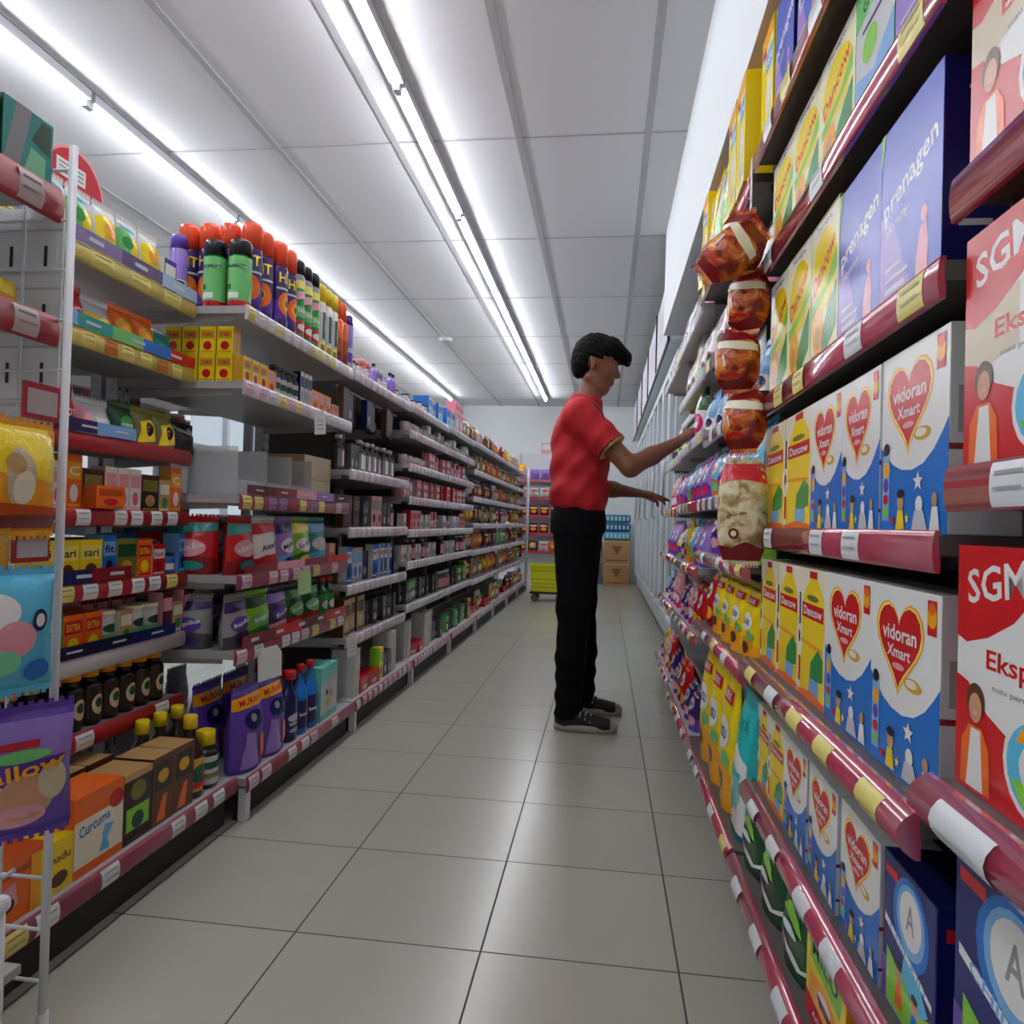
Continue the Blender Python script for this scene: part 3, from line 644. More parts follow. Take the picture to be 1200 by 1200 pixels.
# ------------------------------------------------------------------ the shop
CEIL = 2.696
def node_floor():
    m = bpy.data.materials.new('floor_tiles'); m.use_nodes = True
    nt = m.node_tree; b = nt.nodes['Principled BSDF']; L = nt.links
    tc = nt.nodes.new('ShaderNodeTexCoord'); mp = nt.nodes.new('ShaderNodeMapping')
    mp.inputs['Location'].default_value = (0.6306, -1.0755 + 0.4 * 3, 0)
    L.new(tc.outputs['Object'], mp.inputs['Vector'])
    br = nt.nodes.new('ShaderNodeTexBrick')
    br.offset = 0.0; br.squash = 1.0
    br.inputs['Scale'].default_value = 1.0
    br.inputs['Brick Width'].default_value = 0.4; br.inputs['Row Height'].default_value = 0.4
    br.inputs['Mortar Size'].default_value = 0.0022; br.inputs['Mortar Smooth'].default_value = 0.2
    br.inputs['Color1'].default_value = (lin(178), lin(177), lin(164), 1)
    br.inputs['Color2'].default_value = (lin(174), lin(173), lin(161), 1)
    br.inputs['Mortar'].default_value = (lin(72), lin(70), lin(66), 1)
    L.new(mp.outputs['Vector'], br.inputs['Vector'])
    no = nt.nodes.new('ShaderNodeTexNoise'); no.inputs['Scale'].default_value = 2.2; no.inputs['Detail'].default_value = 4
    L.new(tc.outputs['Object'], no.inputs['Vector'])
    hs = nt.nodes.new('ShaderNodeHueSaturation')
    mr = nt.nodes.new('ShaderNodeMapRange'); mr.inputs['To Min'].default_value = .93; mr.inputs['To Max'].default_value = 1.05
    L.new(no.outputs['Fac'], mr.inputs['Value']); L.new(mr.outputs['Result'], hs.inputs['Value'])
    L.new(br.outputs['Color'], hs.inputs['Color']); L.new(hs.outputs['Color'], b.inputs['Base Color'])
    rr = nt.nodes.new('ShaderNodeMapRange'); rr.inputs['To Min'].default_value = .22; rr.inputs['To Max'].default_value = .75
    L.new(br.outputs['Fac'], rr.inputs['Value']); L.new(rr.outputs['Result'], b.inputs['Roughness'])
    bp = nt.nodes.new('ShaderNodeBump'); bp.invert = True; bp.inputs['Strength'].default_value = .4; bp.inputs['Distance'].default_value = .002
    L.new(br.outputs['Fac'], bp.inputs['Height']); L.new(bp.outputs['Normal'], b.inputs['Normal'])
    return m

M_WALL = mat((234, 238, 238), .7, bump=.05, bscale=180)
M_CEIL = mat((216, 216, 218), .8, bump=.08, bscale=120)
M_TBAR = mat((172, 172, 174), .55)
M_BOARD = mat((178, 176, 176), .45)
M_BOARDR = mat((92, 84, 84), .5)
M_WHITE = mat((225, 226, 228), .35)
M_METAL = mat((196, 198, 202), .3, metal=.3)
M_DARK = mat((40, 36, 36), .6)
M_RED = mat((184, 64, 90), .16, spec=.8)
M_RED.node_tree.nodes['Principled BSDF'].inputs['Coat Weight'].default_value = 1.0
M_RED.node_tree.nodes['Principled BSDF'].inputs['Coat IOR'].default_value = 1.8
M_RED.node_tree.nodes['Principled BSDF'].inputs['Coat Roughness'].default_value = .12
M_REDO = mat((165, 28, 36), .4)
M_GREYL = mat((196, 192, 198), .4)

XL, XR, YN, YF = -3.7, 0.95, -2.2, 11.1
bm = bmesh.new(); box(bm, XL, XR, YN, YF, -.06, 0)
struct(finish('floor', bm, [node_floor()]))
bm = bmesh.new(); box(bm, XL, XR, YN, YF, CEIL, CEIL + .05, 0)
for k in range(-3, 5):
    x = -1.6471 + .6 * k
    if XL < x < XR: box(bm, x - .016, x + .016, YN, YF, CEIL - .004, CEIL + .001, 1)
for k in range(-5, 7):
    y = 3.3309 + 1.2 * k
    if YN < y < YF: box(bm, XL, XR, y - .006, y + .006, CEIL - .003, CEIL + .001, 1)
struct(finish('ceiling', bm, [M_CEIL, M_TBAR]))
bm = bmesh.new(); box(bm, XL - .1, XR + .1, YF, YF + .1, 0, CEIL)
struct(finish('wall_back', bm, [M_WALL]))
bm = bmesh.new(); box(bm, XL - .1, XR + .1, YN - .1, YN, 0, CEIL)
struct(finish('wall_front', bm, [M_WALL]))
bm = bmesh.new(); box(bm, XR, XR + .1, YN, YF, 0, CEIL)
struct(finish('wall_right', bm, [M_WALL]))
# left wall with three shop windows
WIN = [(0.6, 2.2), (3.2, 4.6), (6.0, 7.4)]
bm = bmesh.new()
ys = [YN] + [v for w in WIN for v in w] + [YF]
for i in range(0, len(ys), 2): box(bm, XL - .1, XL, ys[i], ys[i + 1], 0, CEIL)
for a, b in WIN:
    box(bm, XL - .1, XL, a, b, 0, .25); box(bm, XL - .1, XL, a, b, 2.15, CEIL)
struct(finish('wall_left', bm, [M_WALL]))
for i, (a, b) in enumerate(WIN):
    bm = bmesh.new()
    for q in ((a, a + .05, .25, 2.15), (b - .05, b, .25, 2.15), ((a + b) / 2 - .025, (a + b) / 2 + .025, .25, 2.15)): box(bm, XL - .08, XL - .02, q[0], q[1], q[2], q[3])
    box(bm, XL - .08, XL - .02, a, b, .25, .30); box(bm, XL - .08, XL - .02, a, b, 2.10, 2.15)
    w = struct(finish('window_%d' % (i + 1), bm, [M_METAL]))
    bm = bmesh.new(); box(bm, XL - .052, XL - .048, a + .05, b - .05, .30, 2.10)
    finish('pane', bm, [mat((240, 245, 250), .02, trans=1.0, spec=.5)], w)
# boxed-in bulkhead over the right-hand racks
bm = bmesh.new(); box(bm, .33, XR, YN, 4.50, 2.06, CEIL, 0)
struct(finish('wall_bulkhead', bm, [mat((226, 230, 232), .6)]))
bm = bmesh.new(); box(bm, -1.0, .05, YF - .012, YF, 0, .09)
struct(finish('baseboard_back', bm, [M_METAL]))

# ------------------------------------------------------------------ tube lights in two long lines
TUBE = mat((247, 248, 255), .4, emit=46.0, key='tube')
proto = None
n = 0
for X in (-2.27, -.885):
    for k in range(-3, 6):
        y0 = 2.825 + 1.243 * k + .012; y1 = 2.825 + 1.243 * (k + 1) - .012
        ym = (y0 + y1) / 2
        lab = '%s tube light from the camera end in the %s' % (['', 'first', 'second', 'third', 'fourth', 'fifth', 'sixth', 'seventh', 'eighth', 'ninth'][k + 4], 'line above the aisle' if X > -1 else 'line beyond the left racks')
        if proto is None:
            proto = empty('tube_light', (X, ym, 2.64), lab, 'light', 'ceiling tube lights')
            L = (y1 - y0) / 2
            bm = bmesh.new(); box(bm, -.029, .029, -L, L, .014, CEIL - 2.641, 0, .003)
            for s in (-1, 1): box(bm, -.012, .012, s * L - .012, s * L + .012, -.014, .02, 0)
            h = finish('housing', bm, [mat((190, 192, 196), .5)]); h.parent = proto
            bm = bmesh.new(); tube(bm, [(0, -L + .014, 0), (0, L - .014, 0)], .0115, 8)
            t = finish('lamp_tube', bm, [TUBE]); t.parent = proto
        else:
            clone(proto, (X, ym, 2.64))['label'] = lab
# small ceiling fittings
bm = bmesh.new(); lathe(bm, [(.05, -.035), (.06, -.03), (.065, -.005), (.065, 0)], 20)
o = finish('smoke_detector', bm, [M_GREYL]); o.location = (-1.62, 7.0, CEIL); tag(o, 'small round detector on the ceiling between the light lines', 'detector')
bm = bmesh.new(); lathe(bm, [(.012, -.05), (.02, -.045), (.012, -.03), (.012, 0)], 12)
o = finish('sprinkler_mount', bm, [M_DARK]); o.location = (-.55, 10.4, CEIL); tag(o, 'tiny dark sprinkler head on the ceiling near the back wall', 'sprinkler')

# ------------------------------------------------------------------ racks
def rail_profile(h, bulge, n=6):
    return [(bulge * math.sin(PI * k / n) ** .8, -h * k / n) for k in range(n + 1)]
def rail(name, side, lip, y0, y1, zt, h, bulge, m, parent, extra=None):
    bm = bmesh.new()
    s = -1 if side == 'R' else 1
    pf = rail_profile(h, bulge)
    fr = [[bm.verts.new((lip + s * dx, y, zt + dz)) for dx, dz in pf] for y in (y0, y1)]
    bk = [[bm.verts.new((lip - s * .006, y, zt)), bm.verts.new((lip - s * .006, y, zt - h))] for y in (y0, y1)]
    for k in range(len(pf) - 1):
        bm.faces.new((fr[0][k], fr[0][k + 1], fr[1][k + 1], fr[1][k])).smooth = True
    bm.faces.new((fr[0][0], fr[1][0], bk[1][0], bk[0][0])); bm.faces.new((fr[0][-1], fr[1][-1], bk[1][1], bk[0][1])); bm.faces.new((bk[0][0], bk[0][1], bk[1][1], bk[1][0]))
    for j in (0, 1): bm.faces.new(fr[j] + [bk[j][1], bk[j][0]])
    return finish(name, bm, [m], parent)
TAGM = {}
def price_tag(side, lip, y, zt, h, bulge, w, col, rl):
    k = (side, h, bulge, round(w, 3), col)
    if k not in TAGM:
        bm = bmesh.new(); s = -1 if side == 'R' else 1
        pf = [(d + .0012, z) for d, z in rail_profile(h, bulge)]
        pf = [(pf[0][0], -h * .06)] + pf[1:-1] + [(pf[-1][0], -h * .94)]
        fr = [[bm.verts.new((s * dx, q, dz)) for dx, dz in pf] for q in (-w / 2, w / 2)]
        for i in range(len(pf) - 1): bm.faces.new((fr[0][i], fr[0][i + 1], fr[1][i + 1], fr[1][i])).smooth = True
        # two faint printed lines
        for a, b in ((1.4, 1.9), (3.3, 3.6)):
            i = int(a); 
            d0 = pf[i][0] + .0006; z0 = -h * (a / 6); z1 = -h * (b / 6)
            bm.faces.new([bm.verts.new((s * (d0 + .0012), q, z)) for q, z in ((-w * .36, z0), (w * .36, z0), (w * .36, z1), (-w * .36, z1))]).material_index = 1
        me = bpy.data.meshes.new('price_tag'); bm.to_mesh(me); bm.free()
        me.materials.append(mat(col, .4)); me.materials.append(mat(tuple(c * .72 for c in col), .4))
        TAGM[k] = me
    o = bpy.data.objects.new('price_tag', TAGM[k]); COL.objects.link(o); o.parent = rl
    o.location = Vector((lip, y, zt)) - world_loc(rl)

def rack(name, label, side, y0, y1, levels, back, top, base_lip, base_deck, tagmode='auto', panel=True, board=M_BOARD, foot=True, group=None, boardback=None):
    """levels = [(deck z, lip x, rail height, bulge, rail material, [tag colours], tag pitch)]"""
    s = -1 if side == 'R' else 1
    xm = back + s * .25
    root = empty(name, (xm, (y0 + y1) / 2, 0), label, 'shelf rack', group)
    for yy in (y0 + .012, y1 - .012):
        bm = bmesh.new(); xa, xb = sorted((back, back + s * .035))
        box(bm, xa, xb, yy - .0115, yy + .0115, 0, top)
        for k in range(int(top / .05)): box(bm, *sorted((back + s * .0352, back + s * .0356)), yy - .003, yy + .003, .04 + k * .05, .065 + k * .05, 1)
        finish('upright', bm, [M_METAL, M_DARK], root)
    if panel:
        bm = bmesh.new(); box(bm, *sorted((back - s * .004, back + s * .004)), y0 + .024, y1 - .024, base_deck, top - .01)
        finish('back_panel', bm, [panel if not isinstance(panel, bool) else M_WHITE], root)
    # plinth and feet
    bm = bmesh.new(); box(bm, *sorted((base_lip - s * .03, base_lip - s * .045)), y0 + .01, y1 - .01, 0, base_deck - .04)
    finish('plinth', bm, [M_DARK], root)
    if foot:
        for yy in (y0 + .02,):
            bm = bmesh.new(); box(bm, *sorted((base_lip - s * .004, base_lip - s * .029)), yy - .012, yy + .012, 0, base_deck - .03)
            finish('foot', bm, [M_WHITE], root)
    rnd = random.Random(name + label)
    for (dk, lip, h, bulge, rm, cols, pitch) in levels:
        bb = back + s * .006
        bm = bmesh.new(); box(bm, *sorted((lip - s * .004, bb)), y0 + .003, y1 - .003, dk - .022, dk, 0)
        for yy in (y0 + .02, y1 - .02):   # end flange of the shelf
            xa, xb = lip - s * .05, bb
            za, zb = dk - .038, dk - .052
            v = [bm.verts.new((x, yy, z)) for x, z in ((xa, dk - .021), (xb, dk - .021), (xb, zb), (xa, za))]
            w = [bm.verts.new((p.co.x, yy + .003, p.co.z)) for p in v]
            bm.faces.new(v); bm.faces.new(w[::-1])
            for i in range(4): bm.faces.new((v[i], w[i], w[(i + 1) % 4], v[(i + 1) % 4]))
        finish('shelf_board', bm, [board], root)
        rl = rail('price_rail', side, lip, y0 + .004, y1 - .004, dk + .005, h, bulge, rm, root)
        if cols:
            yy = y0 + pitch * rnd.uniform(.25, .6)
            while yy < y1 - .05:
                c = cols[rnd.randrange(len(cols))]
                if c is not None: price_tag(side, lip, yy, dk + .005, h, bulge, pitch * (.42 if side == 'R' else .66) if len(cols) < 9 else pitch * .9, c, rl)
                yy += pitch * rnd.uniform(.85, 1.2)
    return root

WT, YT, PT, VT = (222, 226, 228), (226, 212, 120), (222, 190, 205), (150, 110, 160)
def lv(dk, lip, h=.046, b=.003, m=M_RED, cols=(WT, WT, YT, None), pitch=.17): return (dk, lip, h, b, m, cols, pitch)
RK = {}
RK['R1'] = rack('wall_rack', 'right-hand rack nearest the camera holding red and white cartons', 'R', -.12, .80,
    [lv(.125, .315, .05, .018), lv(.345, .342, .05, .018), lv(.635, .336, .052, .02, cols=(WT,), pitch=.24), lv(.95, .35, cols=(WT,), pitch=.15), lv(1.25, .35, cols=(WT,), pitch=.13), lv(1.585, .35), lv(1.79, .33)], .84, 2.05, .315, .125, board=M_BOARDR, foot=False, group='right wall racks')
RK['R2'] = rack('wall_rack', 'right-hand rack of yellow, heart and violet-blue milk cartons', 'R', .815, 1.745,
    [lv(.125, .315, .05, .018, cols=(WT, YT, WT)), lv(.30, .342, .05, .018, cols=(WT,)), lv(.585, .336, .052, .02, cols=(YT, WT, YT)), lv(.885, .35), lv(1.18, .35), lv(1.50, .345), lv(1.765, .325)], .84, 2.05, .315, .125, board=M_BOARDR, foot=False, group='right wall racks')
RK['R3'] = rack('wall_rack', 'right-hand rack behind the hanging snack bags', 'R', 1.76, 2.69,
    [lv(.125, .315, .045, .012), lv(.55, .336, .046, .014), lv(.80, .34, .046, .014), lv(.985, .35), lv(1.215, .35), lv(1.475, .35), lv(1.735, .325)], .84, 2.05, .315, .125, board=M_BOARDR, foot=False, group='right wall racks')
RK['R4'] = rack('wall_rack', 'right-hand rack at the shop worker\'s hand', 'R', 2.705, 3.60,
    [lv(.125, .315, .045, .012), lv(.485, .336, .046, .014), lv(.735, .34, .046, .014), lv(.985, .35), lv(1.245, .35, m=M_GREYL), lv(1.475, .35, m=M_GREYL), lv(1.715, .335, m=M_GREYL)], .84, 2.05, .315, .125, foot=False, group='right wall racks')
RK['R5'] = rack('wall_rack', 'right-hand rack last before the coolers', 'R', 3.615, 4.46,
    [lv(.125, .33, .045, .012), lv(.48, .345, .046, .014), lv(.735, .35, .046, .014), lv(.98, .36), lv(1.245, .36, m=M_GREYL), lv(1.50, .45, m=M_GREYL), lv(1.715, .345, m=M_GREYL)], .84, 2.05, .33, .125, foot=False, group='right wall racks')
LW = (WT, PT, WT, YT, None)
M_LR = mat((150, 70, 88), .35); M_LP = mat((205, 190, 198), .35)
# left island racks
M_YR, M_LBL = mat((214, 196, 110), .4), mat((120, 125, 180), .4)
RK['L1'] = rack('island_rack', 'left medicine rack with yellow and red shelf fronts', 'L', 1.125, 1.955,
    [lv(.13, -1.025, .045, .006, M_LR, (WT, YT, WT, None), .085), lv(.36, -1.2, .042, .005, M_REDO, (WT, WT, YT, None), .09), lv(.54, -1.2, .042, .005, M_GREYL, (), .09), lv(.71, -1.2, .042, .005, M_REDO, (WT, WT, YT), .075),
     lv(.885, -1.2, .042, .005, M_REDO, (WT, WT, None), .07), lv(1.06, -1.2, .042, .005, M_REDO, (), .09), lv(1.298, -1.2, .042, .005, M_YR, (YT, YT, (200, 120, 50)), .07), lv(1.49, -1.2, .042, .005, M_YR, (YT,), .12)], -1.46, 1.55, -1.025, .13, panel=False, group='left island racks')
RK['L2'] = rack('island_rack', 'left detergent rack with spray cans on top', 'L', 1.965, 2.86,
    [lv(.125, -1.0, .045, .006, M_LR, (WT, PT, WT, None), .09), lv(.485, -1.05, .045, .005, M_LR, (WT, YT, PT, None), .09), lv(.705, -1.05, .045, .005, M_LR, (PT, YT, None, PT), .09), lv(.94, -1.05, .045, .005, M_LR, (PT, YT, VT, None, PT), .08),
     lv(1.275, -1.05, .045, .005, M_LP, (WT, PT, YT), .07), lv(1.495, -1.05, .045, .005, M_LP, (WT, WT, YT), .06)], -1.46, 1.55, -1.0, .125, panel=False, group='left island racks')
LP3 = (WT, PT, WT)
def lrack(lab, y0, y1, decks, first=False):
    return rack('island_rack', lab, 'L', y0, y1, [lv(.125, -1.0, .045, .006, M_LR, (WT, PT, WT, PT), .075)] + [lv(d, -1.05, .045, .005, M_LP, LP3, .075) for d in decks], -1.46, 1.6, -1.0, .125, panel=mat((60, 52, 50), .6), group='left island racks')
RK['L3'] = lrack('left brush rack, third rack from the near end', 2.87, 3.76, [.38, .60, .84, 1.085, 1.50])
RK['L4'] = lrack('left grooming rack, fourth rack from the near end', 3.77, 4.72, [.415, .65, .825, 1.005, 1.185, 1.365, 1.51])
RK['L5'] = lrack('left cosmetics rack, fifth rack from the near end', 4.73, 5.68, [.415, .65, .825, 1.005, 1.185, 1.365, 1.52])
RK['L6'] = lrack('left snack rack, sixth rack from the near end', 5.69, 6.62, [.40, .64, .86, 1.08, 1.30, 1.53])
RK['L7'] = lrack('left snack rack, seventh rack from the near end', 6.63, 7.56, [.40, .64, .86, 1.08, 1.30, 1.53])
RK['L8'] = lrack('left snack rack, eighth rack from the near end', 7.57, 8.50, [.40, .64, .86, 1.08, 1.30, 1.53])
RK['L9'] = lrack('left snack rack, farthest from the camera', 8.51, 9.44, [.40, .64, .86, 1.08, 1.30, 1.53])
MB = mat((120, 116, 112), .6)
for nm, y0, y1, lab in (('B1', 1.125, 1.955, 'rack on the far face of the island behind the medicine rack'), ('B2', 1.965, 2.86, 'rack on the far face of the island behind the detergent rack')):
    RK[nm] = rack('island_rack', lab, 'R', y0, y1, [lv(d, -1.86, .045, .005, M_LP, ()) for d in (.125, .40, .62, .86, 1.12, 1.34)], -1.475, 1.55, -1.9, .125, panel=False, group='far-face island racks')
# printed advert strips standing above the medicine rack's rails
def strip(rk, y0, y1, z0, z1, lip, cols):
    bm = bmesh.new(); n = len(cols); mats = []
    for i, c in enumerate(cols):
        m = P_(c)
        if m not in mats: mats.append(m)
        box(bm, lip + .001, lip + .003, y0 + (y1 - y0) * i / n, y0 + (y1 - y0) * (i + 1) / n, z0, z1, mats.index(m))
    for i in range(5):
        y = y0 + (y1 - y0) * (i + .3) / 5
        box(bm, lip + .003, lip + .0036, y, y + .05, z0 + .012, z1 - .012, mats.index(P_('lgrey')) if P_('lgrey') in mats else (mats.append(P_('lgrey')) or len(mats) - 1))
    finish('advert_strip', bm, mats, RK[rk])
strip('L1', 1.13, 1.95, 1.496, 1.53, -1.198, [(120, 125, 180), (150, 155, 205), (130, 110, 160), (90, 60, 110), (170, 190, 220)])
strip('L1', 1.13, 1.95, 1.304, 1.335, -1.198, ['blue', 'purple', 'lblue', 'teal', 'lgreen', 'blue', 'red'])
strip('L1', 1.13, 1.70, 1.066, 1.095, -1.198, ['lblue', 'blue', 'navy', 'lblue'])
strip('L1', 1.13, 1.70, .716, .748, -1.198, ['dnavy', 'navy', 'navy', 'dred'])
strip('L1', 1.13, 1.90, .546, .575, -1.198, ['dnavy', 'dnavy', 'dnavy', 'navy'])
strip('L2', 2.0, 2.85, .946, .975, -1.048, ['maroon', 'dred', 'rose', 'lpurple', 'maroon'])
strip('L2', 2.0, 2.85, .711, .735, -1.048, ['dred', 'rose', 'dred', 'red'])
strip('L2', 2.0, 2.85, .49, .525, -1.048, ['dred', 'red', 'maroon', 'crim'])

# wire rack at the near end of the island
wr = empty('wire_rack', (-1.12, .75, 0), 'white wire rack with red shelf fronts at the near left edge', 'wire rack')
for (x, y, zt, nm) in ((-.906, 1.1, 1.50, 'post'), (-1.30, 1.1, 1.52, 'post'), (-1.30, .35, 1.52, 'post'), (-.912, .35, 1.52, 'post')):
    bm = bmesh.new(); tube(bm, [(x, y, .0), (x, y, zt)], .0068, 10); tube(bm, [(x, y, 0), (x, y, .05)], .0095, 10); finish(nm, bm, [M_WHITE], wr)
bm = bmesh.new()
for k in range(17): tube(bm, [(-1.30, 1.1, .10 + k * .085), (-.906, 1.1, .10 + k * .085)], .003, 6)
for k in range(5): tube(bm, [(-1.30 + .012 * k * 6.4, 1.1, .1), (-1.30 + .012 * k * 6.4, 1.1, 1.46)], .003, 6) if k in (4,) else None
finish('ladder_wire', bm, [M_WHITE], wr)
bm = bmesh.new(); box(bm, -1.32, -.927, 1.108, 1.113, 1.04, 1.40, 0)
for r in range(3):
    for c in range(6): box(bm, -.955 - c * .065 - .006, -.955 - c * .065, 1.1072, 1.1081, 1.10 + r * .10, 1.135 + r * .10, 1)
for r in range(4): box(bm, -1.32, -.927, 1.1070, 1.1081, 1.06 + r * .10, 1.064 + r * .10, 2)
finish('slotted_panel', bm, [M_WHITE, M_DARK, M_GREYL], wr)
for zt, hh in ((1.425, .055), (1.21, .05)):
    bm = bmesh.new(); box(bm, -1.335, -.935, .37, 1.085, zt - .03, zt - .012); finish('shelf_board', bm, [M_BOARD], wr)
    rl = rail('price_rail', 'L', -.925, .37, 1.10, zt, hh, .006, M_REDO, wr)
    for yy in (1.03, .88, .72): price_tag('L', -.925, yy, zt, hh, .006, .05, (196, 180, 178), rl)
for (z, y) in ((1.06, 1.055), (.83, 1.045), (.625, 1.045), (.30, 1.04)):
    bm = bmesh.new(); tube(bm, [(-1.34, y, z), (-.93, y, z), (-.915, y, z + .012)], .004, 6)
    finish('peg_hook', bm, [M_METAL], wr)
    if z > .5:
        bm = bmesh.new(); box(bm, -.914, -.908, y - .036, y + .036, z - .03, z + .028, 0); box(bm, -.908, -.9072, y - .031, y + .031, z - .022, z + .018, 1)
        finish('price_holder', bm, [M_REDO, mat((190, 182, 184), .4)], wr)
bm = bmesh.new(); box(bm, -1.335, -.935, .37, 1.085, .12, .135); finish('shelf_board', bm, [M_BOARD], wr)
bm = bmesh.new(); tube(bm, [(-.90, 1.0, 0), (-.90, 1.0, .27)], .007, 8); bmesh.ops.create_uvsphere(bm, u_segments=12, v_segments=8, radius=.014, matrix=Matrix.Translation((-.90, 1.0, .28)))
finish('front_stop', bm, [M_WHITE], wr)

# round red sign on the medicine rack
bm = bmesh.new()
mats = [P_('crim'), mat((225, 150, 150), .4), P_('white'), P_('grey')]
n = 40; r = .10; cy, cz = 1.665, 1.70
for x0, x1, rr, mi in ((-1.37, -1.366, .108, 1), (-1.3655, -1.3645, .10, 0)):
    a = [bm.verts.new((x0, cy + rr * math.cos(2 * PI * i / n), cz + rr * math.sin(2 * PI * i / n))) for i in range(n)]
    b = [bm.verts.new((x1, cy + rr * math.cos(2 * PI * i / n), cz + rr * math.sin(2 * PI * i / n))) for i in range(n)]
    bm.faces.new(a).material_index = mi; bm.faces.new(b).material_index = mi
    for i in range(n): bm.faces.new((a[i], a[(i + 1) % n], b[(i + 1) % n], b[i])).material_index = mi
box(bm, -1.364, -1.3635, cy - .065, cy + .035, cz + .02, cz + .062, 2)
for k in range(3): box(bm, -1.3634, -1.363, cy - .057, cy + .027, cz + .028 + k * .011, cz + .033 + k * .011, 3)
for dy in (-.06, -.01, .04): box(bm, -1.364, -1.3635, cy + dy, cy + dy + .03, cz - .045, cz - .012, 2)
box(bm, -1.372, -1.368, cy - .012, cy + .012, 1.4906, cz - .05, 1); box(bm, -1.39, -1.35, cy - .03, cy + .03, 1.4906, 1.4936, 1)
o = finish('round_sign', bm, mats, loc=(-1.368, cy, 1.4906)); tag(o, 'round red promotion sign on top of the left medicine rack', 'sign')

# ------------------------------------------------------------------ coolers along the far right
M_COOL = mat((214, 222, 226), .3); M_GLASS = mat((225, 238, 240), .06, trans=.85, spec=.5); M_BLK = mat((22, 22, 24), .4)
W = 1.10
cool = []
for i in range(5):
    y0 = 4.58 + i * (W + .02)
    lab = '%s white glass-door cooler from the near end' % ORD[i + 1]
    if i == 0:
        c = empty('glass_door_cooler', (.68, y0 + W / 2, 0), lab, 'cooler', 'coolers along the right wall')
        x0, x1, z0, z1 = -.22, .25, .09, 2.05
        bm = bmesh.new()
        box(bm, x1 - .04, x1, -W / 2, W / 2, z0, z1); box(bm, x0, x1, -W / 2, -W / 2 + .04, z0, z1); box(bm, x0, x1, W / 2 - .04, W / 2, z0, z1); box(bm, x0, x1, -W / 2, W / 2, z1 - .05, z1); box(bm, x0, x1, -W / 2, W / 2, z0, z0 + .12)
        for k in range(4): box(bm, x0 + .06, x1 - .04, -W / 2 + .04, W / 2 - .04, .55 + k * .36, .565 + k * .36)
        b = finish('cabinet_body', bm, [M_COOL]); b.parent = c
        bm = bmesh.new(); box(bm, x0 + .03, x1, -W / 2 + .02, W / 2 - .02, .0, z0); b = finish('kick_grille', bm, [mat((110, 112, 114), .5)]); b.parent = c
        for s in (-1, 1):
            ya, yb = (-W / 2 + .005, -.004) if s < 0 else (.004, W / 2 - .005)
            bm = bmesh.new(); f = .055
            for q in ((ya, ya + f, .22, 2.0), (yb - f, yb, .22, 2.0), (ya + f, yb - f, .22, .22 + f), (ya + f, yb - f, 2.0 - f, 2.0)): box(bm, x0 - .035, x0 - .002, *q)
            d = finish('door', bm, [M_COOL]); d.parent = c
            bm = bmesh.new(); box(bm, x0 - .022, x0 - .014, ya + f, yb - f, .22 + f, 2.0 - f); g = finish('door_glass', bm, [M_GLASS]); g.parent = d
            bm = bmesh.new(); hy = ya + .03 if s > 0 else yb - .03; tube(bm, [(x0 - .036, hy, .95), (x0 - .06, hy, .97), (x0 - .06, hy, 1.33), (x0 - .036, hy, 1.35)], .009, 8); g = finish('handle', bm, [M_METAL]); g.parent = d
        bm = bmesh.new(); box(bm, x0 - .09, x1, -W / 2, W / 2, 2.06, 2.52, 0)
        box(bm, x0 - .092, x0 - .0905, -W / 2 + .16, W / 2 - .08, 2.12, 2.44, 2); box(bm, x0 - .0935, x0 - .0925, -W / 2 + .26, W / 2 - .3, 2.2, 2.36, 3)
        hd = finish('header_sign', bm, [M_COOL, M_BLK, mat((205, 205, 215), .4), mat((206, 186, 196), .4)]); hd.parent = c
        bm = bmesh.new(); box(bm, x0 - .10, x0 - .085, -W / 2 - .004, -W / 2 + .02, 2.05, 2.53, 0); box(bm, x0 - .10, x0 - .085, -W / 2, W / 2, 2.045, 2.065, 0); e = finish('header_trim', bm, [M_BLK]); e.parent = c
    else:
        cc = clone(c, (.68, y0 + W / 2, 0)); cc['label'] = lab; cc['group'] = 'coolers along the right wall'
# ------------------------------------------------------------------ goods on the right-hand racks
R1, R2, R3, R4, R5 = 'red carton rack', 'milk carton rack', 'snack bag rack', 'worker rack', 'end rack'
def sh(n): return ('bottom shelf' if n == 1 else '%s shelf up' % ORD[n])
def edge(side, rack, n, deck, front, y1, items, **k):      # a row measured back from its far end
    tot = sum((i[1] + .004) * i[2] for i in items)
    return row(side, rack, sh(n), deck, front, y1 - tot, items, **k)
edge('R', R1, 1, .125, .34, .80, [('dnv1', .20, 1), ('milo', .19, 2)])
edge('R', R1, 2, .345, .366, .80, [('dnv1', .20, 3)])
edge('R', R1, 3, .635, .362, .798, [('sgm2', .20, 3)], jig=.01)
edge('R', R1, 4, .95, .366, .802, [('sgm1', .20, 3)], jig=.01)
edge('R', R1, 5, 1.25, .368, .804, [('sgm0', .20, 3)], jig=.01)
edge('R', R1, 6, 1.585, .37, .80, [('blu2', .17, 3)])
row('R', R2, sh(1), .125, .338, .86, [('redc', .16, 1), ('milo', .19, 1), ('grn', .19, 2), ('grn', .17, 1)])
row('R', R2, sh(2), .30, .365, .83, [('dnv0', .15, 1), ('vid2', .17, 1), ('vid2', .165, 2), ('dan2', .117, 2)])
row('R', R2, sh(3), .585, .365, .838, [('vid0', .198, 2), ('dan0', .163, 3)], jig=.02)
row('R', R2, sh(4), .885, .37, .835, [('vid0', .20, 1), ('vid1', .162, 2), ('dan1', .195, 2)], gap=.002, jig=.02)
row('R', R2, sh(5), 1.18, .37, .868, [('blu0', .178, 2), ('dna0', .16, 3)], jig=.015)
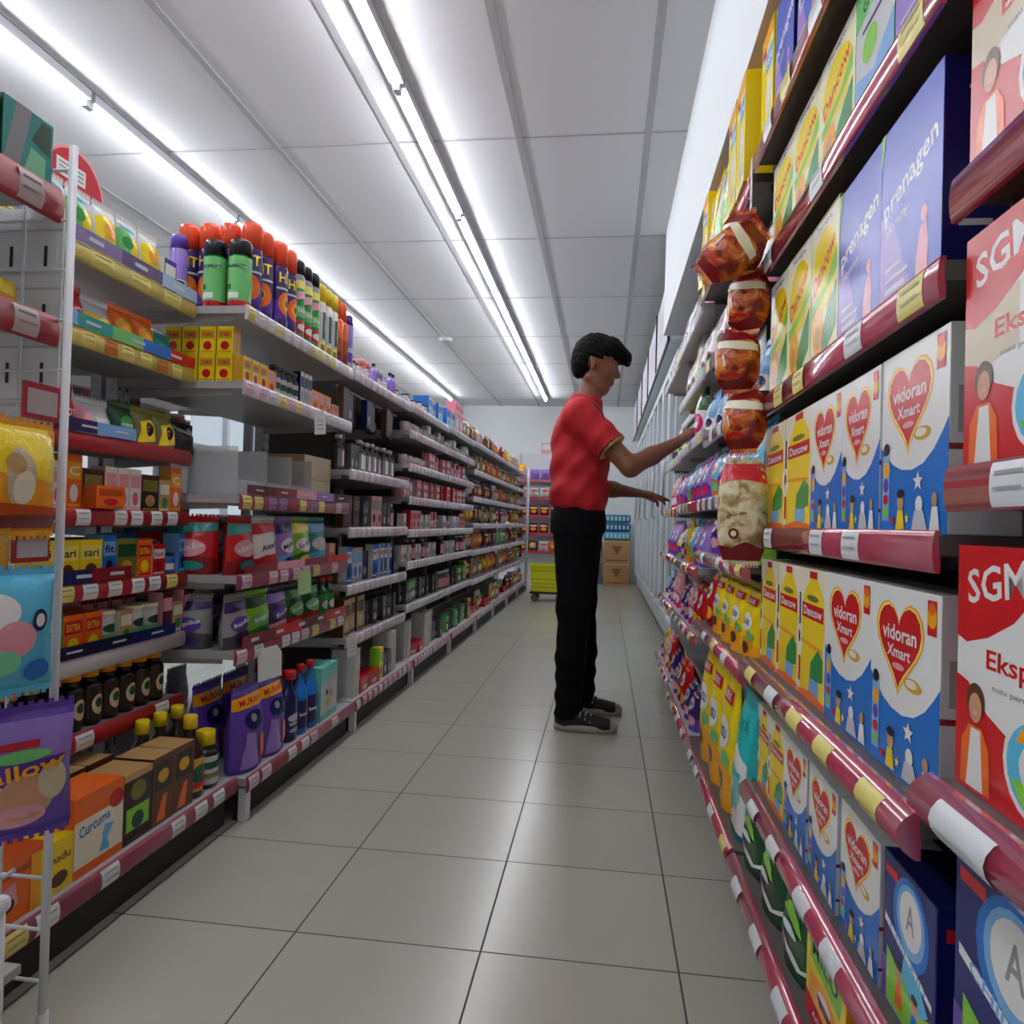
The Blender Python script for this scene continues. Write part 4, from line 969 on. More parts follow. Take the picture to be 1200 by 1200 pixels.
row('R', R2, sh(6), 1.50, .365, .83, [('blu2', .17, 1), ('grb', .15, 1), ('dna1', .178, 3)], jig=.015)
row('R', R2, sh(7), 1.765, .345, .83, [('blu1', .148, 4), (None, .025, 1), ('blu1', .148, 1), (None, .02, 1), ('ytop', .12, 1)], jig=.01)
row('R', R3, sh(1), .125, .338, 1.775, [('tea', .19, 1), ('yep', .20, 3)])
row('R', R3, sh(2), .55, .36, 1.80, [('yes', .165, 4), ('redb', .15, 1)])
row('R', R3, sh(3), .80, .365, 1.785, [('grb2', .16, 1), ('yeb', .18, 1), ('lbb', .15, 1), ('dkb', .15, 2)])
row('R', R3, sh(4), .985, .368, 1.80, [('cob', .17, 2), ('purb', .17, 2), ('cob', .15, 1)])
row('R', R3, sh(5), 1.215, .37, 1.80, [('lbb', .15, 1), ('whb', .16, 2), ('lbb', .15, 2)])
row('R', R3, sh(6), 1.475, .37, 1.80, [('whb', .16, 2), ('pkb', .14, 1), ('whb', .16, 2)])
row('R', R3, sh(7), 1.735, .315, 1.80, [('ytop', .12, 2), ('yeg', .13, 2), ('yet', .13, 1), ('ytop', .12, 1), ('yeg', .13, 1)])
row('R', R4, sh(1), .125, .338, 2.73, [('dkb', .15, 2), ('redb', .14, 2), ('dkb', .15, 1)])
row('R', R4, sh(2), .485, .36, 2.73, [('redb', .14, 2), ('pkb', .14, 1), ('dkb', .15, 2)])
row('R', R4, sh(3), .735, .365, 2.73, [('purb', .17, 2), ('cob', .16, 1), ('yes', .165, 1), ('dkb', .12, 1)])
row('R', R4, sh(4), .985, .37, 2.73, [('purb', .17, 3), ('cob', .17, 1)])
row('R', R4, sh(5), 1.245, .375, 2.73, [('lbb', .15, 1)])
put('held', .358, 2.965, 1.2506, R_ROT + .25, 'white and pink pack at the worker\'s raised hand on the shelf')
row('R', R4, sh(5), 1.245, .375, 3.2, [('yeb', .17, 2)], note=' beyond hand')
row('R', R4, sh(6), 1.475, .37, 2.73, [('whb', .16, 2), ('yeg', .13, 1), ('whb', .16, 2)])
row('R', R4, sh(7), 1.715, .355, 2.73, [('whb', .16, 2), ('lbb', .15, 2), ('whb', .16, 1)])
row('R', R5, sh(1), .125, .352, 3.64, [('dkb', .15, 1), ('redb', .14, 1), ('pkb', .14, 1), ('yes', .165, 1), ('dkb', .14, 1)])
row('R', R5, sh(2), .48, .37, 3.64, [('pkb', .14, 2), ('dkb', .15, 2), ('lbb', .15, 1)])
row('R', R5, sh(3), .735, .372, 3.64, [('yeb', .17, 1), ('purb', .17, 3)])
row('R', R5, sh(4), .98, .38, 3.64, [('purb', .17, 2), ('pkb', .14, 2)])
row('R', R5, sh(5), 1.245, .385, 3.64, [('grb2', .16, 1), ('yeb', .18, 2), ('whb', .16, 1)])
row('R', R5, sh(6), 1.50, .47, 3.64, [('whb', .16, 4)])
row('R', R5, sh(7), 1.715, .365, 3.64, [('whb', .16, 3), ('cob', .17, 1)])

# strip of hanging snack bags at the corner between the two racks
bm = bmesh.new(); box(bm, .322, .3235, 1.735, 1.752, .86, 1.76, 0)
for k in range(8): tube(bm, [(.322, 1.742, 1.66 - k * .105), (.305, 1.738, 1.67 - k * .105)], .002, 5, 1)
o = finish('hanging_clip_strip', bm, [mat((225, 225, 222), .3), M_METAL], loc=(.322, 1.742, .86)); tag(o, 'clear clip strip hanging from the upper right shelf edge', 'clip strip')
HB = ['topmost', 'second', 'third', 'fourth', 'fifth']
for i, (z, dx, tw) in enumerate(((1.468, 0, .1), (1.328, .006, -.2), (1.190, -.003, .15), (1.052, .005, -.15))):
    put('sau', .292 + dx, 1.69 - .004 * i, z + .004, -.35 + tw, 'red and brown snack bag, %s upright one on the hanging strip' % HB[i], 'hanging snack bags', tilt=-.06)
o = put('sau', .255, 1.685, 1.475, -.2, 'red and brown snack bag tilted out to the left of the hanging strip', 'hanging snack bags'); o.rotation_euler = (0, .95, -.25); o.location = (.190, 1.64, 1.455); o.scale = (1.05, 1, 1.05)
put('saw', .300, 1.655, .80, -.3, 'cream snack bag with red top, lowest on the hanging strip', 'hanging snack bags', tilt=-.05)

# ------------------------------------------------------------------ goods on the wire rack at the near left
for i, y in enumerate((1.04, .93)):
    put('teal', -.937, y, 1.4136, L_ROT, 'teal and grey box, %s from the far end on the wire rack top' % ORD[i + 1], 'boxes on the wire rack top')
put('p_lem', -.95, .83, 1.4136, L_ROT, 'yellow pack beside the teal packs on the wire rack top', 'packs on the wire rack top')
put('ylp', -.955, 1.0, 1.1986, L_ROT, 'yellow wrapped pack lying on the lower red shelf of the wire rack')
put('ysn', -.872, .995, .838, L_ROT - .05, 'yellow snack bag with pale crisps hanging on the wire rack', tilt=-.04)
put('ysn', -.93, .80, .838, L_ROT - .2, 'yellow snack bag hanging nearer the camera than the pale-crisp bag on the wire rack', tilt=-.04)
put('grs', -.895, .925, .70, L_ROT - .3, 'green and gold sweet bag hanging above the blue sweet bag')
put('blp', -.86, .955, .60, L_ROT - .35, 'blue sweet bag with pink and white print hanging on the wire rack')
put('mal', -.872, .985, .372, L_ROT - .62, 'purple sweet bag with yellow lettering hanging lowest on the wire rack')

# ------------------------------------------------------------------ goods on the left island
A1, A2, A3, A4, A5 = 'medicine rack', 'detergent rack', 'brush rack', 'grooming rack', 'cosmetics rack'
F = -1.222
row('L', A1, sh(8), 1.49, F, 1.16, [('p_whi', .12, 2), ('p_gry', .085, 1), ('p_gry', .085, 1), ('p_yel', .085, 1), ('p_gry', .085, 1), ('p_yel', .085, 1), ('b_vio', .055, 1), ('t_blu', .058, 1)], gap=.001)
row('L', A1, sh(7), 1.298, F, 1.16, [('p_lem', .1, 2), ('p_blk', .10, 1), ('p_red', .09, 1), ('p_lem', .10, 1), ('p_org', .09, 2), ('p_tea', .08, 1)], gap=.0)
row('L', A1, sh(6), 1.06, F, 1.16, [('p_grn', .09, 2), ('p_red', .10, 2), ('p_whi', .12, 1), ('p_grn', .09, 1), ('p_yg', .09, 2), ('p_blk', .10, 1)], gap=.0)
row('L', A1, sh(5), .885, F, 1.16, [('b_red', .06, 3), ('b_ora', .05, 2), ('b_wht', .045, 1), ('b_ora', .05, 1), ('b_drk', .075, 1), ('b_wht', .045, 3), ('b_drk', .075, 1), ('b_tan', .05, 1), ('b_ora', .05, 1)], gap=.002)
put('b_tray', -1.185, 1.60, .8906, L_ROT, 'open red-orange tray box jutting out over the medicine rack edge')
row('L', A1, sh(4), .71, F, 1.16, [('b_yg', .08, 2), ('b_ylw', .075, 4), ('b_blu', .05, 1), ('b_oli', .08, 1), ('b_org', .065, 1), ('b_red', .06, 1), ('t_blu', .058, 1), ('b_blu', .05, 1)], gap=.001)
row('L', A1, sh(3), .54, F, 1.16, [('b_grn', .06, 2), ('b_yg', .08, 2), ('b_grn', .06, 1), ('b_org', .065, 2), ('m_dk', .06, 0), ('t_grn', .062, 1), ('b_tan', .05, 1), ('t_grn', .062, 2), ('b_pur', .05, 1), ('b_tan', .05, 1), ('b_pur', .05, 1)], gap=.001)
row('L', A1, sh(2), .36, F, 1.16, [('m_yel', .062, 12)], gap=.001)
row('L', A1, sh(1), .13, -1.05, 1.14, [('b_orc', .10, 1), ('b_yel', .10, 1), ('b_cur', .15, 1), ('b_dkg', .10, 1), ('b_brn', .085, 2), ('m_dkg', .074, 1), ('m_sml', .07, 1)], gap=.002)
row('L', A1, sh(1), .13, -1.14, 1.70, [('m_dkg', .074, 3)], gap=.003, note=' behind')
row('L', A1, sh(1), .13, -1.17, 1.14, [('b_orc', .15, 1), ('b_cur', .15, 1), ('b_brn', .085, 2)], gap=.003, note=' behind')

F = -1.072
# spray cans: a block at the near end turned to the camera, then a row along the edge
Z = 1.4956
for i, (x, y) in enumerate(((-1.185, 2.0), (-1.105, 2.0))):
    put('c_grl', x, y, Z, .15, 'short green spray can with black cap, %s at the top shelf corner' % ('left one' if i == 0 else 'right one'), 'green spray cans')
k = 0
for y in (2.085, 2.16):
    for x in (-1.315, -1.245, -1.175, -1.105):
        k += 1
        put('c_hit', x, y, Z, .4, 'purple spray can with orange cap, %s of the block behind green cans' % ORD[k], 'purple spray cans')
put('c_slv', -1.31, 2.02, Z, .3, 'silver spray can with purple cap left of the green cans')
row('L', A2, sh(6), 1.495, F, 2.235, [('c_hit', .068, 2), ('c_bay', .064, 3), ('c_whi', .06, 3), ('c_org', .056, 2), ('c_slv', .054, 1)], gap=.002)
row('L', A2, sh(5), 1.275, F, 2.0, [('b_mos', .05, 3), ('b_kiw', .06, 1), ('k_blk', .044, 4), ('b_pol', .032, 3), ('b_kiw', .06, 3), ('b_mos2', .085, 1)], gap=.002)
for i in range(4):
    put('b_mos', -1.29 + i * .055, 1.985, 1.2756, .05, 'yellow box with black insect, %s across the rack end, lower tier' % ORD[i + 1], 'insect repellent boxes')
    put('b_mos', -1.29 + i * .055, 1.987, 1.2756 + .083, .05, 'yellow box with black insect, %s across the rack end, upper tier' % ORD[i + 1], 'insect repellent boxes')
put('bin', -1.13, 2.72, .9406, L_ROT, 'plain beige carton at the far end of the emptied shelf')
row('L', A2, sh(3), .705, F, 2.0, [('d_red', .13, 1), ('d_rwh', .17, 1), ('d_pur', .125, 1), ('d_grn', .14, 1), ('d_teb', .155, 1), ('b_kiw', .06, 1)], gap=.0)
row('L', A2, sh(2), .485, F, 1.99, [('d_gre', .12, 1), ('d_grp', .145, 1), ('d_plm', .13, 1), ('d_dkg', .14, 2), ('d_bgr', .07, 2)], gap=.001)
row('L', A2, sh(1), .125, -1.022, 1.985, [('d_rin', .15, 2), ('d_vix', .09, 1), ('d_bl2', .08, 2), ('d_teb2', .17, 1)], gap=.003)
# emptied clear display bins on the fourth shelf
CLR = mat((222, 226, 226), .15, alpha=.42)
for i in range(3):
    y = 2.02 + i * .185
    bm = bmesh.new()
    for q in ((-1.36, -1.09, y, y + .003, .9412, 1.09), (-1.36, -1.09, y + .172, y + .175, .9412, 1.09), (-1.36, -1.09, y, y + .175, .9412, .945), (-1.363, -1.36, y, y + .175, .9412, 1.12), (-1.09, -1.087, y, y + .175, .9412, .99)): box(bm, *q)
    sl = [bm.verts.new(p) for p in ((-1.12, y + .02, .947), (-1.12, y + .15, .947), (-1.34, y + .15, 1.10), (-1.34, y + .02, 1.10))]
    bm.faces.new(sl)
    o = finish('display_bin', bm, [CLR], loc=(-1.22, y + .0875, .9412)); tag(o, 'emptied clear display bin, %s from the near end, detergent rack fourth shelf' % ORD[i + 1], 'bin', 'clear display bins')
# second rows behind, and goods turned to the camera at the near end of the detergent rack
B = -1.315
row('L', A1, sh(7), 1.298, B, 1.20, [('p_lem', .10, 3), ('p_red', .10, 2), ('p_org', .09, 1)], gap=.01, note=' behind')
row('L', A1, sh(6), 1.06, B, 1.20, [('p_whi', .12, 2), ('p_red', .10, 2), ('p_grn', .09, 2)], gap=.01, note=' behind')
row('L', A1, sh(5), .885, B, 1.20, [('b_drk', .075, 3), ('b_tan', .05, 2), ('b_drk', .075, 3)], gap=.01, note=' behind')
row('L', A1, sh(4), .71, B, 1.20, [('b_ylw', .075, 4), ('b_oli', .08, 3), ('b_blu', .05, 2)], gap=.006, note=' behind')
row('L', A1, sh(3), .54, B, 1.20, [('b_grn', .06, 4), ('b_org', .065, 3), ('b_pur', .05, 4)], gap=.006, note=' behind')
row('L', A2, sh(3), .705, B + .10, 2.06, [('d_rwh', .17, 2), ('d_pur', .13, 3)], gap=.0, note=' behind')
row('L', A2, sh(2), .485, B + .10, 2.06, [('d_gre', .13, 2), ('d_dkg', .14, 3)], gap=.0, note=' behind')
row('L', A2, sh(1), .125, -1.16, 2.0, [('d_rin', .17, 2), ('d_bl2', .08, 3)], gap=.003, note=' behind')
for i, x in enumerate((-1.208, -1.346)):
    w_ = ('nearer the aisle', 'farther from the aisle')[i]
    put('d_red', x, 1.975, .7056, .25, 'red detergent pouch facing the camera at the rack end, one ' + w_, 'end-facing detergent pouches')
    put('d_gre', x, 1.975, .4856, .25, 'grey and plum pouch facing the camera at the rack end, one ' + w_, 'end-facing grey pouches')
# loose price cards hanging off the shelf fronts
def card(x, y, z, w, h, col, label, ry=0.0, rnd_=False):
    bm = bmesh.new()
    pts = [(-w / 2, 0), (w / 2, 0), (w / 2, h * .75), (w * .3, h), (-w * .3, h), (-w / 2, h * .75)]
    a = [bm.verts.new((0, p, q)) for p, q in pts]; b = [bm.verts.new((.0012, p, q)) for p, q in pts]
    bm.faces.new(a); bm.faces.new(b[::-1])
    for i in range(6): bm.faces.new((a[i], b[i], b[(i + 1) % 6], a[(i + 1) % 6]))
    if not rnd_:
        for k in range(3):
            q = [bm.verts.new((.0016, p, h * zz)) for p, zz in ((-w * .3, .2 + k * .17), (w * .3, .2 + k * .17), (w * .3, .27 + k * .17), (-w * .3, .27 + k * .17))]
            bm.faces.new(q).material_index = 1
    o = finish('hanging_price_card', bm, [mat(col, .4), M_GREYL], recalc=True)
    o.location = (x, y, z); o.rotation_euler = (ry, .12, -.5); tag(o, label, 'price card')
card(-1.035, 2.50, 1.185, .05, .085, (232, 234, 234), 'white card hanging from the spray can rack second shelf edge', .15)
card(-1.025, 2.14, .375, .085, .105, (236, 238, 240), 'blank white rounded card at the detergent rack lower shelf edge', .12, True)
card(-1.032, 2.40, .615, .055, .085, (170, 220, 150), 'green printed card hanging below the detergent pouches', .15)
card(-1.025, 2.88, .31, .05, .10, (222, 222, 218), 'white printed card hanging at the brush rack near end', .1)

def fill(rack, n, deck, y0, y1, kinds, front=-1.075, seed=0, gapp=.1):
    rnd = random.Random(seed * 31 + n); y = y0; it = []
    while True:
        k = kinds[rnd.randrange(len(kinds))]
        o = KINDS[k][0]; w = o.dimensions.x + .006
        w = max(v[0] for v in o.bound_box) - min(v[0] for v in o.bound_box) + .006
        m = rnd.choice((1, 2, 2, 3))
        if rnd.random() < gapp: it.append((None, .05, 1)); y += .05
        for _ in range(m):
            if y + w > y1: break
            it.append((k, w, 1, rnd.uniform(0, .03))); y += w
        else: continue
        break
    row('L', rack, sh(n), deck, front, y0, it, gap=.0, jig=.12)
# brush rack
fill(A3, 6, 1.50, 2.90, 3.72, ['g_spr', 'g_dia', 'g_jar', 't_glu', 'g_dia'], seed=1, gapp=.5)
row('L', A3, sh(6), 1.50, -1.2, 3.40, [('g_bisc', .066, 2), ('g_bis2', .066, 3)], note=' behind')
fill(A3, 5, 1.085, 2.90, 3.72, ['g_dk', 'g_dk', 'g_nav', 'g_blk'], seed=2)
fill(A3, 4, .84, 2.90, 3.72, ['g_blk', 'g_brn', 'g_pnk', 'g_brs'], seed=3)
fill(A3, 3, .60, 2.90, 3.72, ['g_bls', 'g_wbl', 'g_bls', 'g_nav'], seed=4)
fill(A3, 2, .38, 2.90, 3.72, ['g_blk', 'g_blk', 'g_tan'], seed=5)
row('L', A3, sh(1), .125, -1.03, 2.93, [('g_bok', .035, 2), ('g_rtr', .13, 2), ('g_ylw', .06, 1), ('g_blk', .06, 2), ('g_bok', .035, 2)], jig=.1)
for i in range(8):
    x = -1.10 - .02 * (i % 3); y = 2.93 + i * .1
    put('g_nav' if i % 2 else 'g_brn', x, y, 1.30, L_ROT, 'dark hanging pack, %s from near end above the dark glass bottles' % ORD[i + 1], 'hanging packs in brush rack')
bm = bmesh.new()
tube(bm, [(-1.13, 2.885, 1.438), (-1.13, 3.745, 1.438)], .005, 8)
o = finish('hanging_rail', bm, [M_METAL], RK['L3'])
# grooming and cosmetics racks
PL = {2: ['g_ylw', 'g_grn', 'g_blk', 'g_brs'], 3: ['g_brs', 'g_brs', 'g_jar', 'g_wht'], 4: ['g_wht', 'g_jar', 'g_wbl', 'g_rpk'], 5: ['g_red', 'g_rpk', 'g_red', 'g_wht'], 6: ['g_red', 'g_brs', 'g_jar', 'g_pnk'], 7: ['g_nav', 'g_wht', 'g_jar', 'g_blk']}
for rk, y0, y1, s0 in ((A4, 3.80, 4.69, 10), (A5, 4.76, 5.65, 20)):
    for n, dk in ((2, .415), (3, .65), (4, .825), (5, 1.005), (6, 1.185), (7, 1.365)):
        fill(rk, n, dk, y0, y1, [k for k in PL[n] if (max(v[2] for v in KINDS[k][0].bound_box) < .12 or n <= 3)] or ['g_jar'], seed=s0 + n)
    fill(rk, 1, .125, y0, y1, ['g_bok', 'g_ylw', 'g_grn', 'g_tan', 'g_blk'] if rk == A5 else ['g_blk', 'g_rtr', 'g_bok', 'g_brn'], front=-1.03, seed=s0)
fill(A4, 8, 1.51, 3.80, 4.69, ['t_glu', 'g_jar', 'g_cle', 'g_dia'], seed=31, gapp=.4)
row('L', A5, sh(8), 1.52, -1.08, 4.78, [('g_cle', .13, 2), ('g_cer', .14, 2), ('s_tan', .15, 2)])
SN = ['s_org', 's_brn', 's_wht', 's_yel', 's_tan', 's_brn', 's_drd', 's_tan', 's_brn', 's_org', 's_tan', 's_grn', 's_drd']
for rk, y0, s0 in (('sixth rack', 5.71, 40), ('seventh rack', 6.65, 50), ('eighth rack', 7.59, 60), ('last rack', 8.53, 70)):
    for n, dk in ((2, .40), (3, .64), (4, .86), (5, 1.08), (6, 1.30), (7, 1.53)):
        fill(rk, n, dk, y0, y0 + .88, [k for k in SN if n == 7 or max(v[2] for v in KINDS[k][0].bound_box) < (.235 if n in (2, 3) else .215)], seed=s0 + n, gapp=.05, front=-1.09)
    fill(rk, 1, .125, y0, y0 + .88, ['s_drd', 's_tan', 's_brn', 'g_rtr'], front=-1.03, seed=s0)

for rk, y0, s0 in (('far-face medicine rack', 1.15, 80), ('far-face detergent rack', 1.99, 90)):
    for n, dk in ((1, .125), (2, .40), (3, .62), (4, .86), (5, 1.12), (6, 1.34)):
        rnd = random.Random(s0 + n); y = y0; k_ = 0
        while True:
            k = rnd.choice(['b_drk', 'g_blk', 'b_dkg', 'g_wbl', 'g_brn', 'p_whi', 'b_oli', 's_drd', 'g_pnk', 'd_gre'])
            bb = KINDS[k][0].bound_box; w = max(v[0] for v in bb) - min(v[0] for v in bb) + .012
            if y + w > y0 + .80: break
            k_ += 1
            put(k, -1.70 + rnd.uniform(-.04, .04), y + w / 2, dk + .0006, R_ROT, '%s, %s from near end, %s, %s' % (KINDS[k][1], ORD[k_], sh(n), rk), 'goods on the far face of the island')
            y += w

# ------------------------------------------------------------------ the far end of the shop
# snack display on the back wall: hooks in a white grid
gd = empty('back_display_rack', (-.9, 10.98, 0), 'snack display rack against the back wall', 'display rack')
bm = bmesh.new(); box(bm, -1.35, -.45, 11.06, 11.09, .0, 1.95); finish('back_panel', bm, [M_WHITE], gd)
for x in (-1.34, -.46):
    bm = bmesh.new(); box(bm, x - .02, x + .02, 11.0, 11.06, 0, 1.95); finish('upright', bm, [M_METAL], gd)
for z in (.45, .72, .99, 1.26, 1.53):
    bm = bmesh.new(); box(bm, -1.32, -.48, 10.82, 11.06, z - .02, z); finish('shelf_board', bm, [M_BOARD], gd)
    bm = bmesh.new(); box(bm, -1.32, -.48, 10.812, 10.82, z - .03, z + .012); finish('price_rail', bm, [M_RED], gd)
i = 0
for r, z in enumerate((.45, .72, .99, 1.26, 1.53)):
    ks = (['s_drd', 's_org', 's_wht', 's_brn'], ['s_wht', 's_drd', 's_tan'], ['s_wht', 's_wht', 's_drd'], ['s_wht', 's_tan', 's_yel'], ['s_wht', 's_pur', 's_tan'])[r]
    for c in range(5):
        k = ks[(c * 3 + r) % len(ks)]
        put(k, -1.23 + c * .16, 10.83, z + .0006, 0, '%s, %s from left on %s of back wall display' % (KINDS[k][1], ORD[c + 1], 'row %s up' % ('one', 'two', 'three', 'four', 'five')[r]), 'snack bags on the back wall display')
# end-of-island stand
es = empty('end_stand', (-1.25, 9.62, 0), 'metal stand with brown packs at the far end of the left island', 'stand')
for x in (-1.045, -1.44):
    bm = bmesh.new(); tube(bm, [(x, 9.72, 0), (x, 9.72, 1.62)], .02, 10); finish('post', bm, [M_METAL], es)
bm = bmesh.new(); box(bm, -1.44, -1.03, 9.5, 9.74, .03, .06); finish('foot_board', bm, [M_METAL], es)
for z in (.42, .68, .95, 1.22, 1.50):
    bm = bmesh.new(); box(bm, -1.43, -1.05, 9.50, 9.74, z - .015, z); finish('shelf_board', bm, [M_BOARD], es)
for r, z in enumerate((.42, .68, .95, 1.22)):
    for c in range(2):
        put('s_brn', -1.34 + c * .18, 9.52, z + .0006, .1, 'brown biscuit bag, %s, %s shelf up on the end stand' % ('left one' if c == 0 else 'right one', ORD[r + 1]), 'brown bags on the end stand')
put('s_pur', -1.36, 9.52, 1.5006, 0, 'violet crisp bag on top of the end stand')
put('s_yel', -1.15, 9.52, 1.5006, 0, 'bright yellow crisp bag on top of the end stand')
put('g_ylw', -1.10, 9.55, .0606, .2, 'yellow-green pack at the foot of the end stand')
put('s_pur', -1.20, 9.51, .0606, .2, 'violet bag at the foot of the end stand')
# yellow basket trolley
bt = empty('basket_trolley', (-.63, 8.22, 0), 'bright yellow plastic basket on a low wheeled frame at the aisle end', 'trolley')
bm = bmesh.new(); mats = [mat((222, 222, 20), .4), mat((188, 186, 16), .45)]
def taper(z, g): return [(-.63 + sx * (.165 + g), 8.22 + sy * (.13 + g), z) for sx, sy in ((-1, -1), (1, -1), (1, 1), (-1, 1))]
pr_ = None
for z, g in ((.11, 0), (.20, .008), (.30, .016), (.385, .022), (.395, .034), (.415, .034)):
    rg = [bm.verts.new(p) for p in taper(z, g)]
    if pr_:
        for i in range(4): bm.faces.new((pr_[i], pr_[(i + 1) % 4], rg[(i + 1) % 4], rg[i]))
    else: bm.faces.new(rg[::-1])
    pr_ = rg
for z in (.16, .20, .25, .30, .345):
    g = (z - .11) / .29 * .022 + .001
    a = [bm.verts.new(p) for p in taper(z - .007, g)]; b = [bm.verts.new(p) for p in taper(z + .007, g + .001)]
    for i in range(4): bm.faces.new((a[i], a[(i + 1) % 4], b[(i + 1) % 4], b[i])).material_index = 1
rg = [bm.verts.new(p) for p in taper(.415, .02)]; bt2 = [bm.verts.new(p) for p in taper(.13, -.006)]
for i in range(4): bm.faces.new((pr_[i], pr_[(i + 1) % 4], rg[(i + 1) % 4], rg[i])); bm.faces.new((rg[i], rg[(i + 1) % 4], bt2[(i + 1) % 4], bt2[i]))
bm.faces.new(bt2)
finish('basket', bm, mats, bt)
bm = bmesh.new(); box(bm, -.82, -.44, 8.07, 8.37, .085, .105); finish('wheel_frame', bm, [M_DARK], bt)
for sx in (-.14, .14):
    for sy in (-.11, .11):
        bm = bmesh.new(); lathe(bm, [(.03, -.013), (.04, -.011), (.04, .011), (.03, .013)], 14); bmesh.ops.rotate(bm, verts=bm.verts[:], matrix=Matrix.Rotation(PI / 2, 3, 'X')); bmesh.ops.translate(bm, verts=bm.verts[:], vec=(-.63 + sx, 8.22 + sy, .04))
        box(bm, -.63 + sx - .02, -.63 + sx + .02, 8.22 + sy - .016, 8.22 + sy + .016, .055, .085)
        finish('castor_wheel', bm, [mat((120, 80, 70), .5)], bt)
# cartons and water packs by the back wall
for i, z in enumerate((0.0, .33)):
    bm = bmesh.new(); m1, m2, m3 = mat((176, 134, 88), .7), mat((126, 88, 52), .7), mat((205, 170, 120), .4)
    box(bm, .0, .37, 10.55, 10.85, z + .001, z + .329, 0, .004)
    art_m = [m1, m2, m3]
    S = lambda u, v, e: (.0 + u * .37, 10.55 - e, z + v * .33)
    for sgn, (a, b, c) in ((0, ((.3, .75), (.7, .75), (.5, .35))),):
        bm.faces.new([bm.verts.new(S(u, v, .001)) for u, v in (a, b, c)]).material_index = 1
    bm.faces.new([bm.verts.new(S(u, v, .001)) for u, v in ((0, .93), (1, .93), (1, .98), (0, .98))]).material_index = 2
    bm.faces.new([bm.verts.new(S(u, v, .001)) for u, v in ((.1, .1), (.9, .1), (.9, .15), (.1, .15))]).material_index = 1
    o = finish('cardboard_carton', bm, art_m, loc=(.185, 10.7, z)); tag(o, 'brown carton with dark triangle by the back wall, %s one' % ('lower' if i == 0 else 'upper'), 'carton', 'brown cartons by the back wall')
for i in range(3):
    z = .662 + i * .125
    bm = bmesh.new(); box(bm, -.01, .375, 10.54, 10.86, z, z + .122, 0, .035)
    for f in bm.faces: f.smooth = True
    for k in range(6): box(bm, .03 + k * .058, .06 + k * .058, 10.538, 10.54, z + .035, z + .09, 1)
    o = finish('water_pack', bm, [mat(((70, 130, 150), (40, 105, 150), (100, 165, 195))[2 - i], .2, bump=.4, bscale=30), mat((170, 210, 225), .3)], loc=(.185, 10.7, z)); tag(o, 'blue film-wrapped water pack, %s of three on the brown cartons' % ('lowest', 'middle', 'topmost')[i], 'water pack', 'water packs on the cartons')
bm = bmesh.new(); box(bm, -.13, -.02, 10.75, 10.95, 0, .62, 0, .006); box(bm, -.12, -.03, 10.748, 10.75, .3, .5, 1)
o = finish('grey_carton', bm, [mat((96, 98, 104), .6), mat((130, 132, 136), .6)], loc=(-.075, 10.85, 0)); tag(o, 'tall grey box standing left of the brown cartons', 'box')
# aisle sign on the back wall behind the worker
bm = bmesh.new(); box(bm, -1.00, -.80, 11.07, 11.085, 1.9, 2.12, 0, .004); box(bm, -.985, -.815, 11.068, 11.07, 2.02, 2.1, 1)
o = finish('wall_sign', bm, [mat((232, 170, 165), .5), mat((235, 235, 235), .5)], loc=(-.9, 11.08, 1.9)); tag(o, 'small pink and white sign on the back wall beside the worker', 'sign')
